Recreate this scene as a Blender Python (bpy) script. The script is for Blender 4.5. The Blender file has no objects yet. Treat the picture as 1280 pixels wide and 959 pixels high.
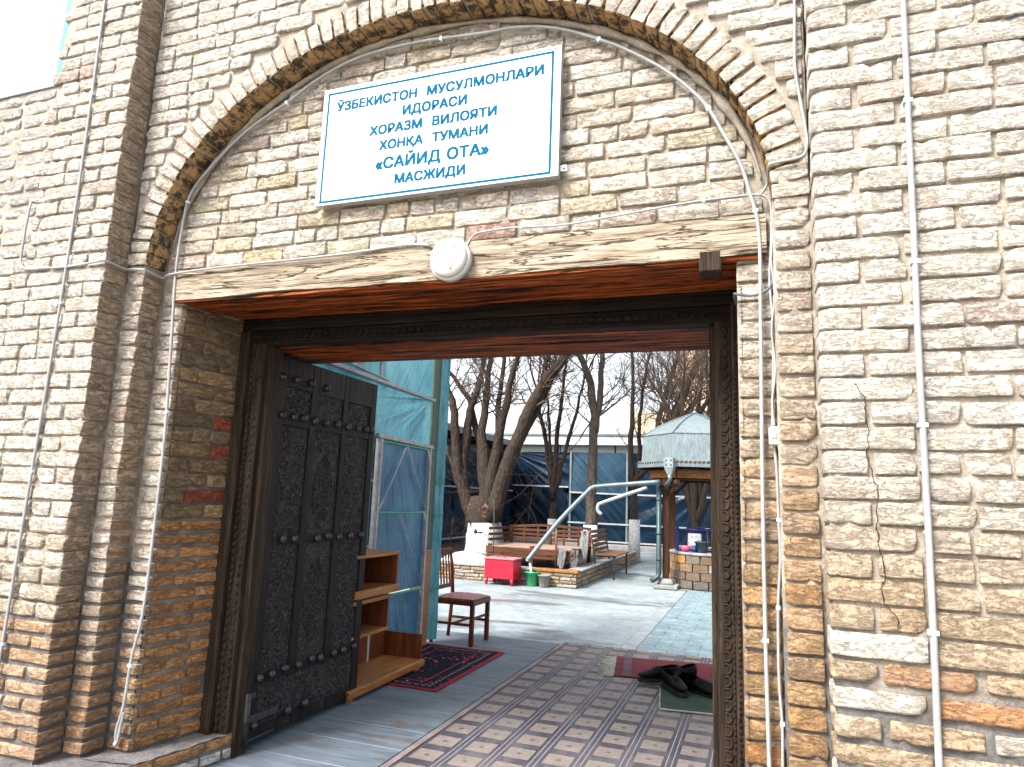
import bpy, bmesh, math, random
from mathutils import Vector, Matrix, noise as mn

# ------------------------------------------------------------------ camera, light, exposure
S = bpy.context.scene
COL = S.collection
PI = math.pi
CAM = Vector((0.0, 0.0, 1.46))
YAW, PITCH, ROLL, FPX = math.radians(20.0), math.radians(9.6), math.radians(2.2), 853.0
fw = Vector((-math.sin(YAW)*math.cos(PITCH), math.cos(YAW)*math.cos(PITCH), math.sin(PITCH)))
rt = Vector((math.cos(YAW), math.sin(YAW), 0)); up = rt.cross(fw)
R2 = rt*math.cos(ROLL) + up*math.sin(ROLL); U2 = up*math.cos(ROLL) - rt*math.sin(ROLL)
cd = bpy.data.cameras.new('camera'); cam = bpy.data.objects.new('camera', cd); COL.objects.link(cam)
cd.sensor_width = 36.0; cd.lens = FPX/1280*36.0; cd.clip_end = 2000; cd.clip_start = 0.05
mw = Matrix((R2, U2, -fw)).transposed().to_4x4(); mw.translation = CAM
cam.matrix_world = mw
S.camera = cam

SUN_DIR = Vector((-0.36, -0.60, 0.82)).normalized()        # towards the sun
sd = bpy.data.lights.new('sun', 'SUN'); sun = bpy.data.objects.new('sun', sd); COL.objects.link(sun)
sd.energy = 1.5; sd.angle = math.radians(18); sd.color = (1.0, 0.965, 0.91)
sun.rotation_euler = SUN_DIR.to_track_quat('Z', 'Y').to_euler()
W = bpy.data.worlds.new('World'); S.world = W; W.use_nodes = True
wn = W.node_tree; bg = wn.nodes['Background']
sk = wn.nodes.new('ShaderNodeTexSky'); sk.sky_type = 'NISHITA'; sk.sun_disc = False
sk.sun_elevation = math.asin(SUN_DIR.z); sk.sun_rotation = math.atan2(SUN_DIR.x, SUN_DIR.y)
sk.air_density = 1.0; sk.dust_density = 4.0; sk.ozone_density = 1.0
hs = wn.nodes.new('ShaderNodeHueSaturation'); hs.inputs['Saturation'].default_value = 0.35
wn.links.new(sk.outputs[0], hs.inputs['Color']); wn.links.new(hs.outputs[0], bg.inputs[0])
bg.inputs[1].default_value = 0.092
S.view_settings.view_transform = 'Standard'; S.view_settings.look = 'None'
S.view_settings.exposure = 2.5; S.view_settings.gamma = 1.0
S.cycles.max_bounces = 8; S.cycles.caustics_reflective = False; S.cycles.caustics_refractive = False

def project(p):
    d = Vector(p) - CAM; z = d.dot(fw)
    if z <= 0.05: return None
    return 640 + FPX*d.dot(R2)/z, 479.5 - FPX*d.dot(U2)/z

# ------------------------------------------------------------------ material helpers
class NT:
    def __init__(s, name):
        s.m = bpy.data.materials.new(name); s.m.use_nodes = True
        s.t = s.m.node_tree; s.b = s.t.nodes['Principled BSDF']
    def n(s, typ, **kw):
        x = s.t.nodes.new('ShaderNode'+typ)
        for k, v in kw.items(): setattr(x, k, v)
        return x
    def l(s, a, b): s.t.links.new(a, b)
    def put(s, v, inp):
        if hasattr(v, 'links') or isinstance(v, bpy.types.NodeSocket): s.l(v, inp)
        elif isinstance(v, tuple) and len(v) == 3 and inp.type == 'RGBA': inp.default_value = (*v, 1)
        else: inp.default_value = v
    def pos(s, kind='World', stretch=None, rot=None):
        if kind == 'World': o = s.n('NewGeometry').outputs['Position']
        else: o = s.n('TexCoord').outputs['Object']
        if stretch or rot:
            mp = s.n('Mapping'); s.l(o, mp.inputs[0])
            if stretch: mp.inputs['Scale'].default_value = stretch
            if rot: mp.inputs['Rotation'].default_value = rot
            o = mp.outputs[0]
        return o
    def noise(s, v, scale, detail=5, rough=0.6, dist=0.0):
        x = s.n('TexNoise'); s.l(v, x.inputs['Vector'])
        x.inputs['Scale'].default_value = scale; x.inputs['Detail'].default_value = detail
        x.inputs['Roughness'].default_value = rough; x.inputs['Distortion'].default_value = dist
        return x.outputs['Fac']
    def vor(s, v, scale, feature='F1', out='Distance', rnd=1.0):
        x = s.n('TexVoronoi', feature=feature); s.put(v, x.inputs['Vector']); x.inputs['Scale'].default_value = scale
        x.inputs['Randomness'].default_value = rnd
        return x.outputs[out]
    def ramp(s, f, *stops):
        x = s.n('ValToRGB'); s.l(f, x.inputs[0]); e = x.color_ramp.elements
        while len(e) < len(stops): e.new(0.5)
        for i, (p, c) in enumerate(stops):
            e[i].position = p; e[i].color = (c, c, c, 1) if isinstance(c, (int, float)) else (*c, 1)
        return x.outputs[0]
    def mix(s, f, a, b, mode='MIX'):
        x = s.n('Mix', data_type='RGBA', blend_type=mode); x.clamp_factor = True
        s.put(f, x.inputs[0]); s.put(a, x.inputs[6]); s.put(b, x.inputs[7]); return x.outputs[2]
    def math(s, op, a, b=0.0, c=0.0):
        x = s.n('Math', operation=op); s.put(a, x.inputs[0]); s.put(b, x.inputs[1]); s.put(c, x.inputs[2]); return x.outputs[0]
    def sep(s, v):
        x = s.n('SeparateXYZ'); s.l(v, x.inputs[0]); return x.outputs
    def bump(s, h, strength=0.5, dist=0.01, nrm=None):
        x = s.n('Bump'); s.put(h, x.inputs['Height']); x.inputs['Strength'].default_value = strength; x.inputs['Distance'].default_value = dist
        if nrm: s.l(nrm, x.inputs['Normal'])
        s.l(x.outputs[0], s.b.inputs['Normal']); return x.outputs[0]
    def set(s, col=None, rough=None, metal=None, spec=None):
        if col is not None: s.put(col, s.b.inputs['Base Color'])
        if rough is not None: s.put(rough, s.b.inputs['Roughness'])
        if metal is not None: s.put(metal, s.b.inputs['Metallic'])
        if spec is not None: s.put(spec, s.b.inputs['Specular IOR Level'])
        return s.m

def tex(name, c1, c2, scale=8, stretch=None, rough=0.75, bump=0.3, bscale=60, bdist=0.004, c3=None, metal=0.0, kind='World', spec=0.3, rot=None, lo=0.35, hi=0.65):
    t = NT(name); p = t.pos(kind, stretch, rot)
    f = t.noise(p, scale, 6, 0.65); c = t.mix(t.ramp(f, (lo, 0.0), (hi, 1.0)), c1, c2)
    if c3:
        g = t.noise(p, scale*4.3, 5, 0.7, 0.4); c = t.mix(t.ramp(g, (0.52, 0.0), (0.68, 1.0)), c, c3)
    if bump: t.bump(t.noise(p, bscale, 6, 0.7), bump, bdist)
    return t.set(c, rough, metal, spec)

def brick_material(shaded_side=False):
    t = NT('shaded_side_brick' if shaded_side else 'weathered_brick'); p = t.pos()
    oi = t.n('ObjectInfo'); base = oi.outputs['Color']; wea = oi.outputs['Alpha']
    n1 = t.noise(p, 11, 6, 0.65); n2 = t.noise(p, 55, 6, 0.75); n3 = t.noise(p, 190, 4, 0.7)
    n4 = t.noise(p, 26, 7, 0.7, 0.6)
    c = t.mix(1.0, base, t.ramp(n1, (0.25, 0.66), (0.75, 1.28)), 'MULTIPLY')
    c = t.mix(0.55, c, t.ramp(n2, (0.3, 0.55), (0.7, 1.35)), 'MULTIPLY')
    # warm inner body where the surface skin has flaked off
    c = t.mix(t.math('MULTIPLY', t.ramp(n4, (0.55, 0.0), (0.63, 1.0)), 0.35), c, (0.42, 0.27, 0.13))
    w = t.math('MULTIPLY', t.ramp(n4, (0.36, 0.25), (0.52, 1.0)), 0.12 if shaded_side else wea)
    if shaded_side: c = t.mix(0.55, c, (0.30, 0.20, 0.11))  # shade on the pier returns, mixed into the brick colour as brown
    c = t.mix(w, c, (0.70, 0.655, 0.585))
    pit = t.ramp(n2, (0.30, 1.0), (0.40, 0.0))
    c = t.mix(t.math('MULTIPLY', pit, 0.85), c, (0.075, 0.058, 0.042))
    spk = t.ramp(n3, (0.28, 1.0), (0.36, 0.0))
    c = t.mix(t.math('MULTIPLY', spk, 0.5), c, (0.16, 0.12, 0.09))
    h = t.math('ADD', t.math('MULTIPLY', n2, 0.9), t.math('MULTIPLY', n3, 0.3))
    h = t.math('ADD', h, t.math('MULTIPLY', t.ramp(n4, (0.45, 0.0), (0.58, 1.0)), 0.35))
    h = t.math('SUBTRACT', h, t.math('MULTIPLY', pit, 0.5))
    pc = t.pos('World', (1, 1, 3.2)); r4 = t.noise(pc, 9, 7, 0.72, 0.5); r5 = t.noise(pc, 30, 5, 0.75, 0.3)
    cr = t.math('ABSOLUTE', t.math('SUBTRACT', r4, 0.5)); cr2 = t.math('ABSOLUTE', t.math('SUBTRACT', r5, 0.47))
    ln = t.math('MAXIMUM', t.ramp(cr, (0.004, 1.0), (0.022, 0.0)), t.math('MULTIPLY', t.ramp(cr2, (0.0, 1.0), (0.02, 0.0)), t.ramp(n1, (0.45, 0.0), (0.6, 0.9))))
    c = t.mix(t.math('MULTIPLY', ln, 0.5), c, (0.085, 0.064, 0.046))
    h = t.math('ADD', h, t.math('MULTIPLY', t.ramp(r4, (0.44, 0.0), (0.56, 1.0)), 0.5))
    h = t.math('SUBTRACT', h, t.math('MULTIPLY', ln, 0.4))
    t.bump(h, 1.0, 0.014)
    return t.set(c, 0.9, 0, 0.15)

def ochre_brick_material():
    t = NT('ochre_brick'); p = t.pos(); n1 = t.noise(p, 17, 6, 0.7); n2 = t.noise(p, 60, 5, 0.75)
    c = t.mix(t.ramp(n1, (0.44, 0.0), (0.54, 1.0)), (0.06, 0.046, 0.034), (0.37, 0.235, 0.11))  # ochre brown with dark patches, on every voussoir face but the front
    c = t.mix(0.7, c, t.ramp(n2, (0.3, 0.45), (0.7, 1.3)), 'MULTIPLY'); t.bump(n2, 0.9, 0.012)
    return t.set(c, 0.9, 0, 0.1)

def mortar_material():
    t = NT('mortar'); p = t.pos(); xyz = t.sep(p)
    n1 = t.noise(p, 9, 6, 0.7); n2 = t.noise(p, 60, 6, 0.75); n3 = t.noise(p, 2.2, 3, 0.5)
    old = t.mix(t.ramp(n1, (0.3, 0.0), (0.7, 1.0)), (0.22, 0.19, 0.15), (0.44, 0.385, 0.32))
    new = t.mix(t.ramp(n1, (0.3, 0.0), (0.7, 1.0)), (0.085, 0.08, 0.078), (0.18, 0.17, 0.165))
    z = t.math('ADD', xyz[2], t.math('MULTIPLY', n3, -0.9))
    c = t.mix(t.ramp(t.math('MULTIPLY', z, 0.5), (0.24, 1.0), (0.36, 0.0)), old, new)   # newer grey cement low on the piers
    c = t.mix(0.7, c, t.ramp(n2, (0.3, 0.55), (0.7, 1.3)), 'MULTIPLY')
    t.bump(t.math('ADD', n2, t.math('MULTIPLY', n1, 0.6)), 0.9, 0.012)
    return t.set(c, 0.95, 0, 0.1)

def wood(name, dark, light, axis='X', scale=1.0, rough=0.6, bump=0.5, contrast=(0.35, 0.68), kind='World', split=0.3):
    st = {'X': (0.9, 14, 14), 'Y': (14, 0.9, 14), 'Z': (14, 14, 0.9)}[axis]
    st = tuple(v*scale for v in st)
    t = NT(name); p = t.pos(kind, st)
    f = t.noise(p, 2.2, 8, 0.7, 0.8); g = t.noise(p, 9, 5, 0.7)
    c = t.mix(t.ramp(f, (contrast[0], 0.0), (contrast[1], 1.0)), dark, light)
    c = t.mix(0.6, c, t.ramp(g, (0.32, 0.45), (0.62, 1.25)), 'MULTIPLY')
    kf = t.math('ABSOLUTE', t.math('SUBTRACT', t.noise(p, 1.3, 6, 0.6, 1.2), 0.5)); kl = t.ramp(kf, (0.002, 1.0), (0.016, 0.0))
    c = t.mix(t.math('MULTIPLY', kl, split), c, (0.012, 0.008, 0.006))
    hh = t.math('ADD', f, t.math('MULTIPLY', g, 0.5))
    t.bump(t.math('SUBTRACT', hh, t.math('MULTIPLY', kl, 0.8*split)), bump, 0.012)
    return t.set(c, rough, 0, 0.12)

def carved_material():
    t = NT('carved_dark_wood'); p = t.pos('World', (1, 1, 1))
    wv = t.noise(p, 9, 2, 0.5)
    vm = t.n('VectorMath', operation='SCALE'); cn = t.n('TexNoise'); t.l(p, cn.inputs['Vector']); cn.inputs['Scale'].default_value = 14; cn.inputs['Detail'].default_value = 2
    t.l(cn.outputs['Color'], vm.inputs[0]); vm.inputs['Scale'].default_value = 0.055
    va = t.n('VectorMath', operation='ADD'); t.l(p, va.inputs[0]); t.l(vm.outputs[0], va.inputs[1])
    e = t.vor(va.outputs[0], 42, 'DISTANCE_TO_EDGE'); e2 = t.vor(va.outputs[0], 21, 'F1')
    h = t.ramp(e, (0.03, 1.0), (0.22, 0.0))
    h = t.math('ADD', h, t.math('MULTIPLY', t.math('SINE', t.math('MULTIPLY', e2, 30)), 0.35))
    g = t.noise(t.pos('World', (14, 14, 1)), 4, 6, 0.7)
    c = t.mix(t.ramp(g, (0.3, 0.0), (0.7, 1.0)), (0.006, 0.0048, 0.006), (0.020, 0.0145, 0.0175))
    c = t.mix(t.math('MULTIPLY', t.ramp(h, (0.55, 0.0), (1.0, 1.0)), 0.75), c, (0.060, 0.053, 0.056))   # highlights on the carved ridges, painted as paler colour
    t.bump(t.math('ADD', h, t.math('MULTIPLY', g, 0.3)), 1.0, 0.009)
    return t.set(c, 0.42, 0, 0.3)

def linoleum_material():
    # printed pattern: tiles pitch .2365 x .2455, light squares with a dark dot, double bands with thin white lines
    t = NT('linoleum_print'); p = t.pos(); x, y, z = t.sep(p)
    fx = t.math('FRACT', t.math('MULTIPLY', t.math('ADD', x, 1.8145+0.11825+23.65), 1/0.2365))
    fy = t.math('FRACT', t.math('MULTIPLY', t.math('ADD', y, -3.802+0.12275+24.55), 1/0.2455))
    ax = t.math('ABSOLUTE', t.math('SUBTRACT', fx, 0.5)); ay = t.math('ABSOLUTE', t.math('SUBTRACT', fy, 0.5))
    LT = lambda a, b: t.math('LESS_THAN', a, b)
    sq = t.math('MULTIPLY', LT(ax, 0.33), LT(ay, 0.335))
    n = t.noise(p, 30, 5, 0.65, 0.8); n2 = t.noise(p, 5, 4, 0.6)
    light = t.mix(t.ramp(n, (0.3, 0.0), (0.7, 1.0)), (0.115, 0.094, 0.082), (0.19, 0.158, 0.138))
    dark = t.mix(t.ramp(n, (0.3, 0.0), (0.7, 1.0)), (0.024, 0.023, 0.033), (0.052, 0.046, 0.060))
    c = t.mix(sq, dark, light)
    edge = t.math('MULTIPLY', t.math('MULTIPLY', LT(ax, 0.37), LT(ay, 0.375)), t.math('SUBTRACT', 1.0, sq))
    c = t.mix(edge, c, (0.022, 0.022, 0.035))
    ln = t.math('MULTIPLY', t.math('GREATER_THAN', ax, 0.425), LT(ax, 0.442))
    c = t.mix(t.math('MULTIPLY', ln, 0.8), c, (0.30, 0.29, 0.31))
    dx = t.math('SUBTRACT', fx, 0.5); dy = t.math('SUBTRACT', fy, 0.5)
    r2 = t.math('ADD', t.math('MULTIPLY', dx, dx), t.math('MULTIPLY', dy, dy))
    c = t.mix(LT(r2, 0.0046), c, (0.075, 0.05, 0.045))
    c = t.mix(0.5, c, t.ramp(n2, (0.3, 0.72), (0.7, 1.2)), 'MULTIPLY')
    wl = t.noise(t.pos('World', (1.6, 0.45, 1)), 2.6, 5, 0.65, 0.4); sc = t.noise(t.pos('World', (1, 1, 1), (0, 0, 0.4)), 14, 6, 0.8, 1.5)
    c = t.mix(t.math('MULTIPLY', t.ramp(wl, (0.42, 0.0), (0.62, 1.0)), 0.36), c, (0.16, 0.145, 0.135))
    c = t.mix(t.math('MULTIPLY', t.ramp(sc, (0.60, 0.0), (0.70, 1.0)), 0.4), c, (0.05, 0.042, 0.038))
    t.bump(n, 0.15, 0.002)
    return t.set(c, t.ramp(n2, (0.3, 0.4), (0.7, 0.62)), 0, 0.25)

def rug_material():
    t = NT('rug_weave'); p = t.pos(); x, y, z = t.sep(p)
    ux = t.math('DIVIDE', t.math('ADD', x, 3.16), 0.84); uy = t.math('DIVIDE', t.math('ADD', y, -4.97), 1.5)
    ax = t.math('ABSOLUTE', t.math('SUBTRACT', ux, 0.5)); ay = t.math('ABSOLUTE', t.math('SUBTRACT', uy, 0.5))
    bx = t.math('SUBTRACT', 0.5, ax); by = t.math('MULTIPLY', t.math('SUBTRACT', 0.5, ay), 1.785)
    d = t.math('MINIMUM', bx, by)
    v = t.vor(t.pos('World', (1, 0.6, 1)), 22, 'F1'); vc = t.vor(t.pos('World', (1, 0.6, 1)), 22, 'F1', 'Color')
    h = t.n('SeparateColor'); t.l(vc, h.inputs[0])
    m = t.math('LESS_THAN', v, 0.30)
    field = t.mix(t.math('MULTIPLY', m, t.math('GREATER_THAN', h.outputs[0], 0.45)), (0.008, 0.008, 0.016), (0.20, 0.022, 0.034))
    field = t.mix(t.math('MULTIPLY', t.math('LESS_THAN', v, 0.2), t.math('GREATER_THAN', h.outputs[1], 0.72)), field, (0.22, 0.18, 0.145))
    ch = t.n('TexChecker'); t.l(t.pos('World'), ch.inputs[0]); ch.inputs['Scale'].default_value = 34
    inner = t.mix(t.math('MULTIPLY', ch.outputs['Fac'], 0.8), (0.009, 0.009, 0.018), (0.18, 0.16, 0.165))
    bandm = t.math('MULTIPLY', t.math('GREATER_THAN', d, 0.115), t.math('LESS_THAN', d, 0.15))
    c = t.mix(bandm, field, inner)
    b2 = t.math('MULTIPLY', t.math('GREATER_THAN', d, 0.235), t.math('LESS_THAN', d, 0.26))
    c = t.mix(t.math('MULTIPLY', b2, 0.8), c, (0.17, 0.028, 0.038))
    c = t.mix(t.math('LESS_THAN', d, 0.05), c, (0.19, 0.022, 0.036))
    n = t.noise(p, 160, 4, 0.7); c = t.mix(0.6, c, t.ramp(n, (0.3, 0.6), (0.7, 1.35)), 'MULTIPLY')
    t.bump(n, 0.7, 0.006)
    return t.set(c, 0.95, 0, 0.1)

def film_material(name, c1, c2, trans, foldrot, foldscale=9.0, rough=0.28, strength=0.6):
    t = NT(name); p = t.pos()
    pf = t.pos('World', (1, 1, 1), foldrot)
    mp = t.n('Mapping'); t.l(pf, mp.inputs[0]); mp.inputs['Scale'].default_value = (1.0, 1.0, 0.13)
    f = t.noise(mp.outputs[0], foldscale, 4, 0.55, 0.7); f2 = t.noise(mp.outputs[0], foldscale*3.1, 4, 0.6, 0.4)
    g = t.noise(p, 1.6, 4, 0.6)
    h = t.math('ADD', f, t.math('MULTIPLY', f2, 0.35))
    c = t.mix(t.ramp(g, (0.35, 0.0), (0.65, 1.0)), c1, c2)
    nb = t.bump(h, strength, 0.05)
    t.set(c, rough, 0, 0.6 if trans > 0 else 0.22)
    if trans > 0:
        tr = t.n('BsdfTranslucent'); t.put(c, tr.inputs['Color']); t.l(nb, tr.inputs['Normal'])
        mx = t.n('MixShader'); mx.inputs[0].default_value = trans
        t.l(t.b.outputs[0], mx.inputs[1]); t.l(tr.outputs[0], mx.inputs[2])
        out = t.t.nodes['Material Output']; t.l(mx.outputs[0], out.inputs['Surface'])
    return t.m

def concrete_material():
    t = NT('courtyard_concrete'); p = t.pos()
    n1 = t.noise(p, 0.8, 5, 0.65); n2 = t.noise(p, 7, 6, 0.7); n3 = t.noise(p, 60, 5, 0.7)
    pw = t.pos('World', (0.35, 1.0, 1)); wet = t.noise(pw, 1.25, 4, 0.6, 0.5)
    c = t.mix(t.ramp(n2, (0.3, 0.0), (0.7, 1.0)), (0.15, 0.185, 0.20), (0.27, 0.31, 0.32))
    c = t.mix(t.ramp(wet, (0.56, 0.0), (0.63, 1.0)), c, (0.10, 0.11, 0.115))
    c = t.mix(1.0, c, t.ramp(n1, (0.35, 0.72), (0.65, 1.1)), 'MULTIPLY'); gr = t.noise(p, 26, 6, 0.8)
    c = t.mix(t.math('MULTIPLY', t.ramp(gr, (0.58, 0.0), (0.68, 1.0)), 0.4), c, (0.11, 0.115, 0.115))
    e = t.vor(t.pos('World', (1.0, 0.8, 1)), 9, 'DISTANCE_TO_EDGE')
    c = t.mix(t.math('MULTIPLY', t.ramp(e, (0.0, 1.0), (0.06, 0.0)), 0.35), c, (0.13, 0.15, 0.155))
    t.bump(t.math('ADD', n3, t.math('MULTIPLY', t.ramp(e, (0.0, 0.0), (0.1, 1.0)), 0.6)), 0.4, 0.01)
    return t.set(c, t.ramp(wet, (0.5, 0.6), (0.66, 0.35)), 0, 0.4)

def painted_floor_material():
    t = NT('worn_painted_boards'); p = t.pos('World', (1.0, 9, 1))
    a = t.noise(p, 2.2, 7, 0.7, 0.5); b = t.noise(t.pos('World', (0.8, 2.2, 1)), 2.6, 5, 0.65)
    c = t.mix(t.ramp(a, (0.3, 0.0), (0.7, 1.0)), (0.045, 0.060, 0.078), (0.125, 0.152, 0.178))
    c = t.mix(t.ramp(b, (0.57, 0.0), (0.66, 0.8)), c, (0.085, 0.045, 0.024))
    c = t.mix(t.ramp(b, (0.28, 0.7), (0.40, 0.0)), c, (0.25, 0.28, 0.30))
    t.bump(a, 0.35, 0.006)
    return t.set(c, 0.55, 0, 0.4)

def bark_material(name, c1, c2):
    t = NT(name); p = t.pos('World', (1, 1, 0.28))
    e = t.vor(p, 30, 'F1'); n = t.noise(p, 22, 6, 0.75)
    c = t.mix(t.ramp(n, (0.3, 0.0), (0.7, 1.0)), c1, c2)
    t.bump(t.math('ADD', n, e), 0.9, 0.03)
    return t.set(c, 0.9, 0, 0.15)

def lime_material():
    t = NT('flaking_limewash'); p = t.pos('World', (1, 1, 0.6)); n = t.noise(p, 38, 5, 0.7); g = t.noise(p, 5, 4, 0.6)
    c = t.mix(t.ramp(n, (0.38, 1.0), (0.45, 0.0)), (0.42, 0.43, 0.44), (0.06, 0.05, 0.045))
    c = t.mix(0.5, c, t.ramp(g, (0.3, 0.8), (0.7, 1.1)), 'MULTIPLY')
    t.bump(n, 0.7, 0.01)
    return t.set(c, 0.9, 0, 0.15)

M = {}
M['brick_side'] = brick_material(True); M['brick_ochre'] = ochre_brick_material(); M['shade_mortar'] = tex('shaded_reveal_mortar', (0.11, 0.095, 0.082), (0.21, 0.185, 0.16), 9, rough=0.95, bump=0.9, bscale=60, bdist=0.012); M['brick'] = brick_material(); M['mortar'] = mortar_material()  # reveal mortar has the shade inside the opening put into its colour
M['beam'] = wood('weathered_beam_wood', (0.10, 0.07, 0.045), (0.385, 0.325, 0.245), 'X', 1.0, 0.9, 1.0, (0.34, 0.56), split=0.9)
M['soffit'] = wood('reddish_plank_wood', (0.006, 0.0025, 0.0015), (0.42, 0.092, 0.018), 'X', 0.8, 0.6, 1.0, (0.42, 0.62), split=0.9)
M['frame_wood'] = wood('old_frame_wood', (0.0096, 0.0066, 0.0048), (0.051, 0.0348, 0.0228), 'Z', 1.2, 0.6, 0.9)
M['frame_dark'] = wood('dark_frame_wood', (0.0042, 0.003, 0.0024), (0.021, 0.0144, 0.0102), 'X', 1.2, 0.6, 0.9)
M['door'] = wood('dark_door_wood', (0.0048, 0.004, 0.0045), (0.019, 0.0145, 0.015), 'Z', 1.0, 0.45, 0.7)
M['carved'] = carved_material()
M['iron'] = tex('dark_iron', (0.025, 0.025, 0.0275), (0.07, 0.07, 0.075), 30, rough=0.4, bump=0.4, metal=0.7)
M['white_paint'] = tex('white_sign_face', (0.80, 0.80, 0.80), (0.86, 0.86, 0.86), 3, rough=0.35, bump=0.05)
M['blue_print'] = tex('blue_print', (0.0008, 0.072, 0.155), (0.001, 0.084, 0.178), 20, rough=0.8, bump=0, spec=0.04)
M['alu'] = tex('white_aluminium', (0.286, 0.2964, 0.312), (0.3744, 0.3796, 0.39), 12, rough=0.35, bump=0.1, metal=0.3)
M['white_plastic'] = tex('white_plastic', (0.4046, 0.4046, 0.393), (0.4624, 0.4624, 0.4566), 8, rough=0.35, bump=0.05)
M['cable'] = tex('white_cable_sheath', (0.2175, 0.225, 0.2325), (0.285, 0.2888, 0.2925), 16, rough=0.45, bump=0.1)
M['dark_cable'] = tex('dark_cable_sheath', (0.05, 0.06, 0.08), (0.09, 0.10, 0.12), 16, rough=0.5, bump=0.1)
M['clip'] = tex('pale_blue_clip', (0.35, 0.52, 0.66), (0.55, 0.68, 0.78), 30, rough=0.4, bump=0)
M['lino'] = linoleum_material(); M['rug'] = rug_material()
M['film'] = film_material('cyan_plastic_film', (0.040, 0.195, 0.255), (0.115, 0.31, 0.37), 0.35, (0.5, 0.0, 0.0), 10, 0.22, 0.9)
M['film_deep'] = film_material('blue_plastic_film', (0.010, 0.055, 0.115), (0.026, 0.095, 0.165), 0.25, (-0.25, 0.0, 0.0), 7, 0.25, 0.5)
M['tarp'] = film_material('navy_tarpaulin', (0.0012, 0.0085, 0.020), (0.003, 0.017, 0.036), 0.0, (0.0, 0.75, 0.0), 3.2, 0.3, 0.8)
M['tarp_dark'] = film_material('dark_navy_tarpaulin', (0.0008, 0.004, 0.009), (0.002, 0.009, 0.019), 0.0, (0.0, 0.5, 0.0), 3.0, 0.3, 0.8)
M['tarp_pale'] = film_material('grey_blue_film', (0.0126, 0.035, 0.0595), (0.028, 0.0595, 0.091), 0.0, (0, 0.07, 0), 4.0, 0.25, 0.6)
M['green_strip'] = tex('green_tape', (0.02, 0.24, 0.13), (0.03, 0.30, 0.17), 12, rough=0.5, bump=0)
M['batten'] = tex('grey_batten', (0.225, 0.225, 0.24), (0.375, 0.375, 0.3975), 14, rough=0.7, bump=0.3)
M['cord'] = tex('pale_cord', (0.294, 0.308, 0.35), (0.35, 0.364, 0.406), 14, rough=0.7, bump=0)
M['post_green'] = tex('green_post_paint', (0.033, 0.055, 0.03575), (0.0495, 0.077, 0.05225), 6, rough=0.45, bump=0.1)
M['post_brown'] = tex('brown_post_paint', (0.20, 0.09, 0.035), (0.26, 0.12, 0.05), 6, rough=0.5, bump=0.1)
M['pine'] = wood('varnished_pine', (0.15, 0.05625, 0.0165), (0.345, 0.1575, 0.0525), 'Y', 0.7, 0.35, 0.2)
M['redwood'] = wood('red_brown_board', (0.077, 0.021, 0.0084), (0.175, 0.0525, 0.021), 'Z', 0.7, 0.35, 0.2)
M['chair'] = wood('mahogany_chair', (0.0385, 0.0098, 0.0056), (0.133, 0.035, 0.0154), 'Z', 1.0, 0.3, 0.2)
M['cushion'] = tex('rose_cushion', (0.21, 0.07, 0.077), (0.322, 0.168, 0.168), 28, rough=0.9, bump=0.4, c3=(0.35, 0.252, 0.238))
M['concrete'] = concrete_material(); M['floorboard'] = painted_floor_material()
M['paver'] = tex('grey_blue_paver', (0.091, 0.14, 0.161), (0.175, 0.238, 0.259), 5, rough=0.6, bump=0.4, c3=(0.105, 0.126, 0.133))
M['ground'] = tex('packed_earth', (0.22, 0.20, 0.17), (0.33, 0.30, 0.26), 2, rough=0.95, bump=0.4)
M['bark'] = bark_material('dark_bark', (0.0165, 0.01188, 0.00891), (0.0561, 0.04125, 0.03135))
M['bark_pale'] = bark_material('grey_bark', (0.0372, 0.03162, 0.02604), (0.09672, 0.08184, 0.06882))
M['twig'] = tex('thin_twig_bark', (0.0405, 0.0261, 0.018), (0.09, 0.06075, 0.04275), 6, rough=0.9, bump=0)
M['lime'] = lime_material()
M['wound'] = tex('bare_heartwood', (0.06, 0.03, 0.0135), (0.15, 0.102, 0.054), 16, (1, 1, 0.3), rough=0.8, bump=0.8, bdist=0.02)
M['hollow'] = tex('rotten_hollow', (0.008, 0.005, 0.004), (0.10, 0.042, 0.016), 16, rough=0.95, bump=0.3)
M['stone'] = NT('kerb_stone').m
def stone_mat():
    t = NT('split_stone'); p = t.pos(); oi = t.n('ObjectInfo')
    n = t.noise(p, 22, 6, 0.7); c = t.mix(1.0, oi.outputs['Color'], t.ramp(n, (0.3, 0.3), (0.7, 0.85)), 'MULTIPLY')
    t.bump(n, 0.8, 0.02); return t.set(c, 0.75, 0, 0.3)
M['stone'] = stone_mat()
M['cement'] = tex('grey_cement', (0.144, 0.144, 0.138), (0.24, 0.24, 0.234), 8, rough=0.85, bump=0.5)
M['soil'] = tex('dark_soil', (0.02, 0.015, 0.012), (0.06, 0.045, 0.035), 8, rough=0.95, bump=0.8, bdist=0.03)
M['red_paint'] = tex('scarlet_paint', (0.315, 0.006, 0.021), (0.39, 0.0105, 0.03), 5, rough=0.35, bump=0.1)
M['red_lid'] = tex('faded_red_lid', (0.294, 0.084, 0.091), (0.364, 0.175, 0.175), 9, rough=0.5, bump=0.1)
M['green_plastic'] = tex('green_bucket_plastic', (0.009, 0.225, 0.0675), (0.0225, 0.3, 0.105), 16, rough=0.35, bump=0.1, c3=(0.15, 0.3375, 0.225))
M['galv'] = tex('dull_galvanised', (0.132, 0.12, 0.108), (0.216, 0.198, 0.18), 26, rough=0.6, bump=0.2, c3=(0.27, 0.252, 0.228))
M['bench_wood'] = wood('brown_bench_wood', (0.0408, 0.0144, 0.0072), (0.1152, 0.048, 0.024), 'X', 1.0, 0.55, 0.3)
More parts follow.
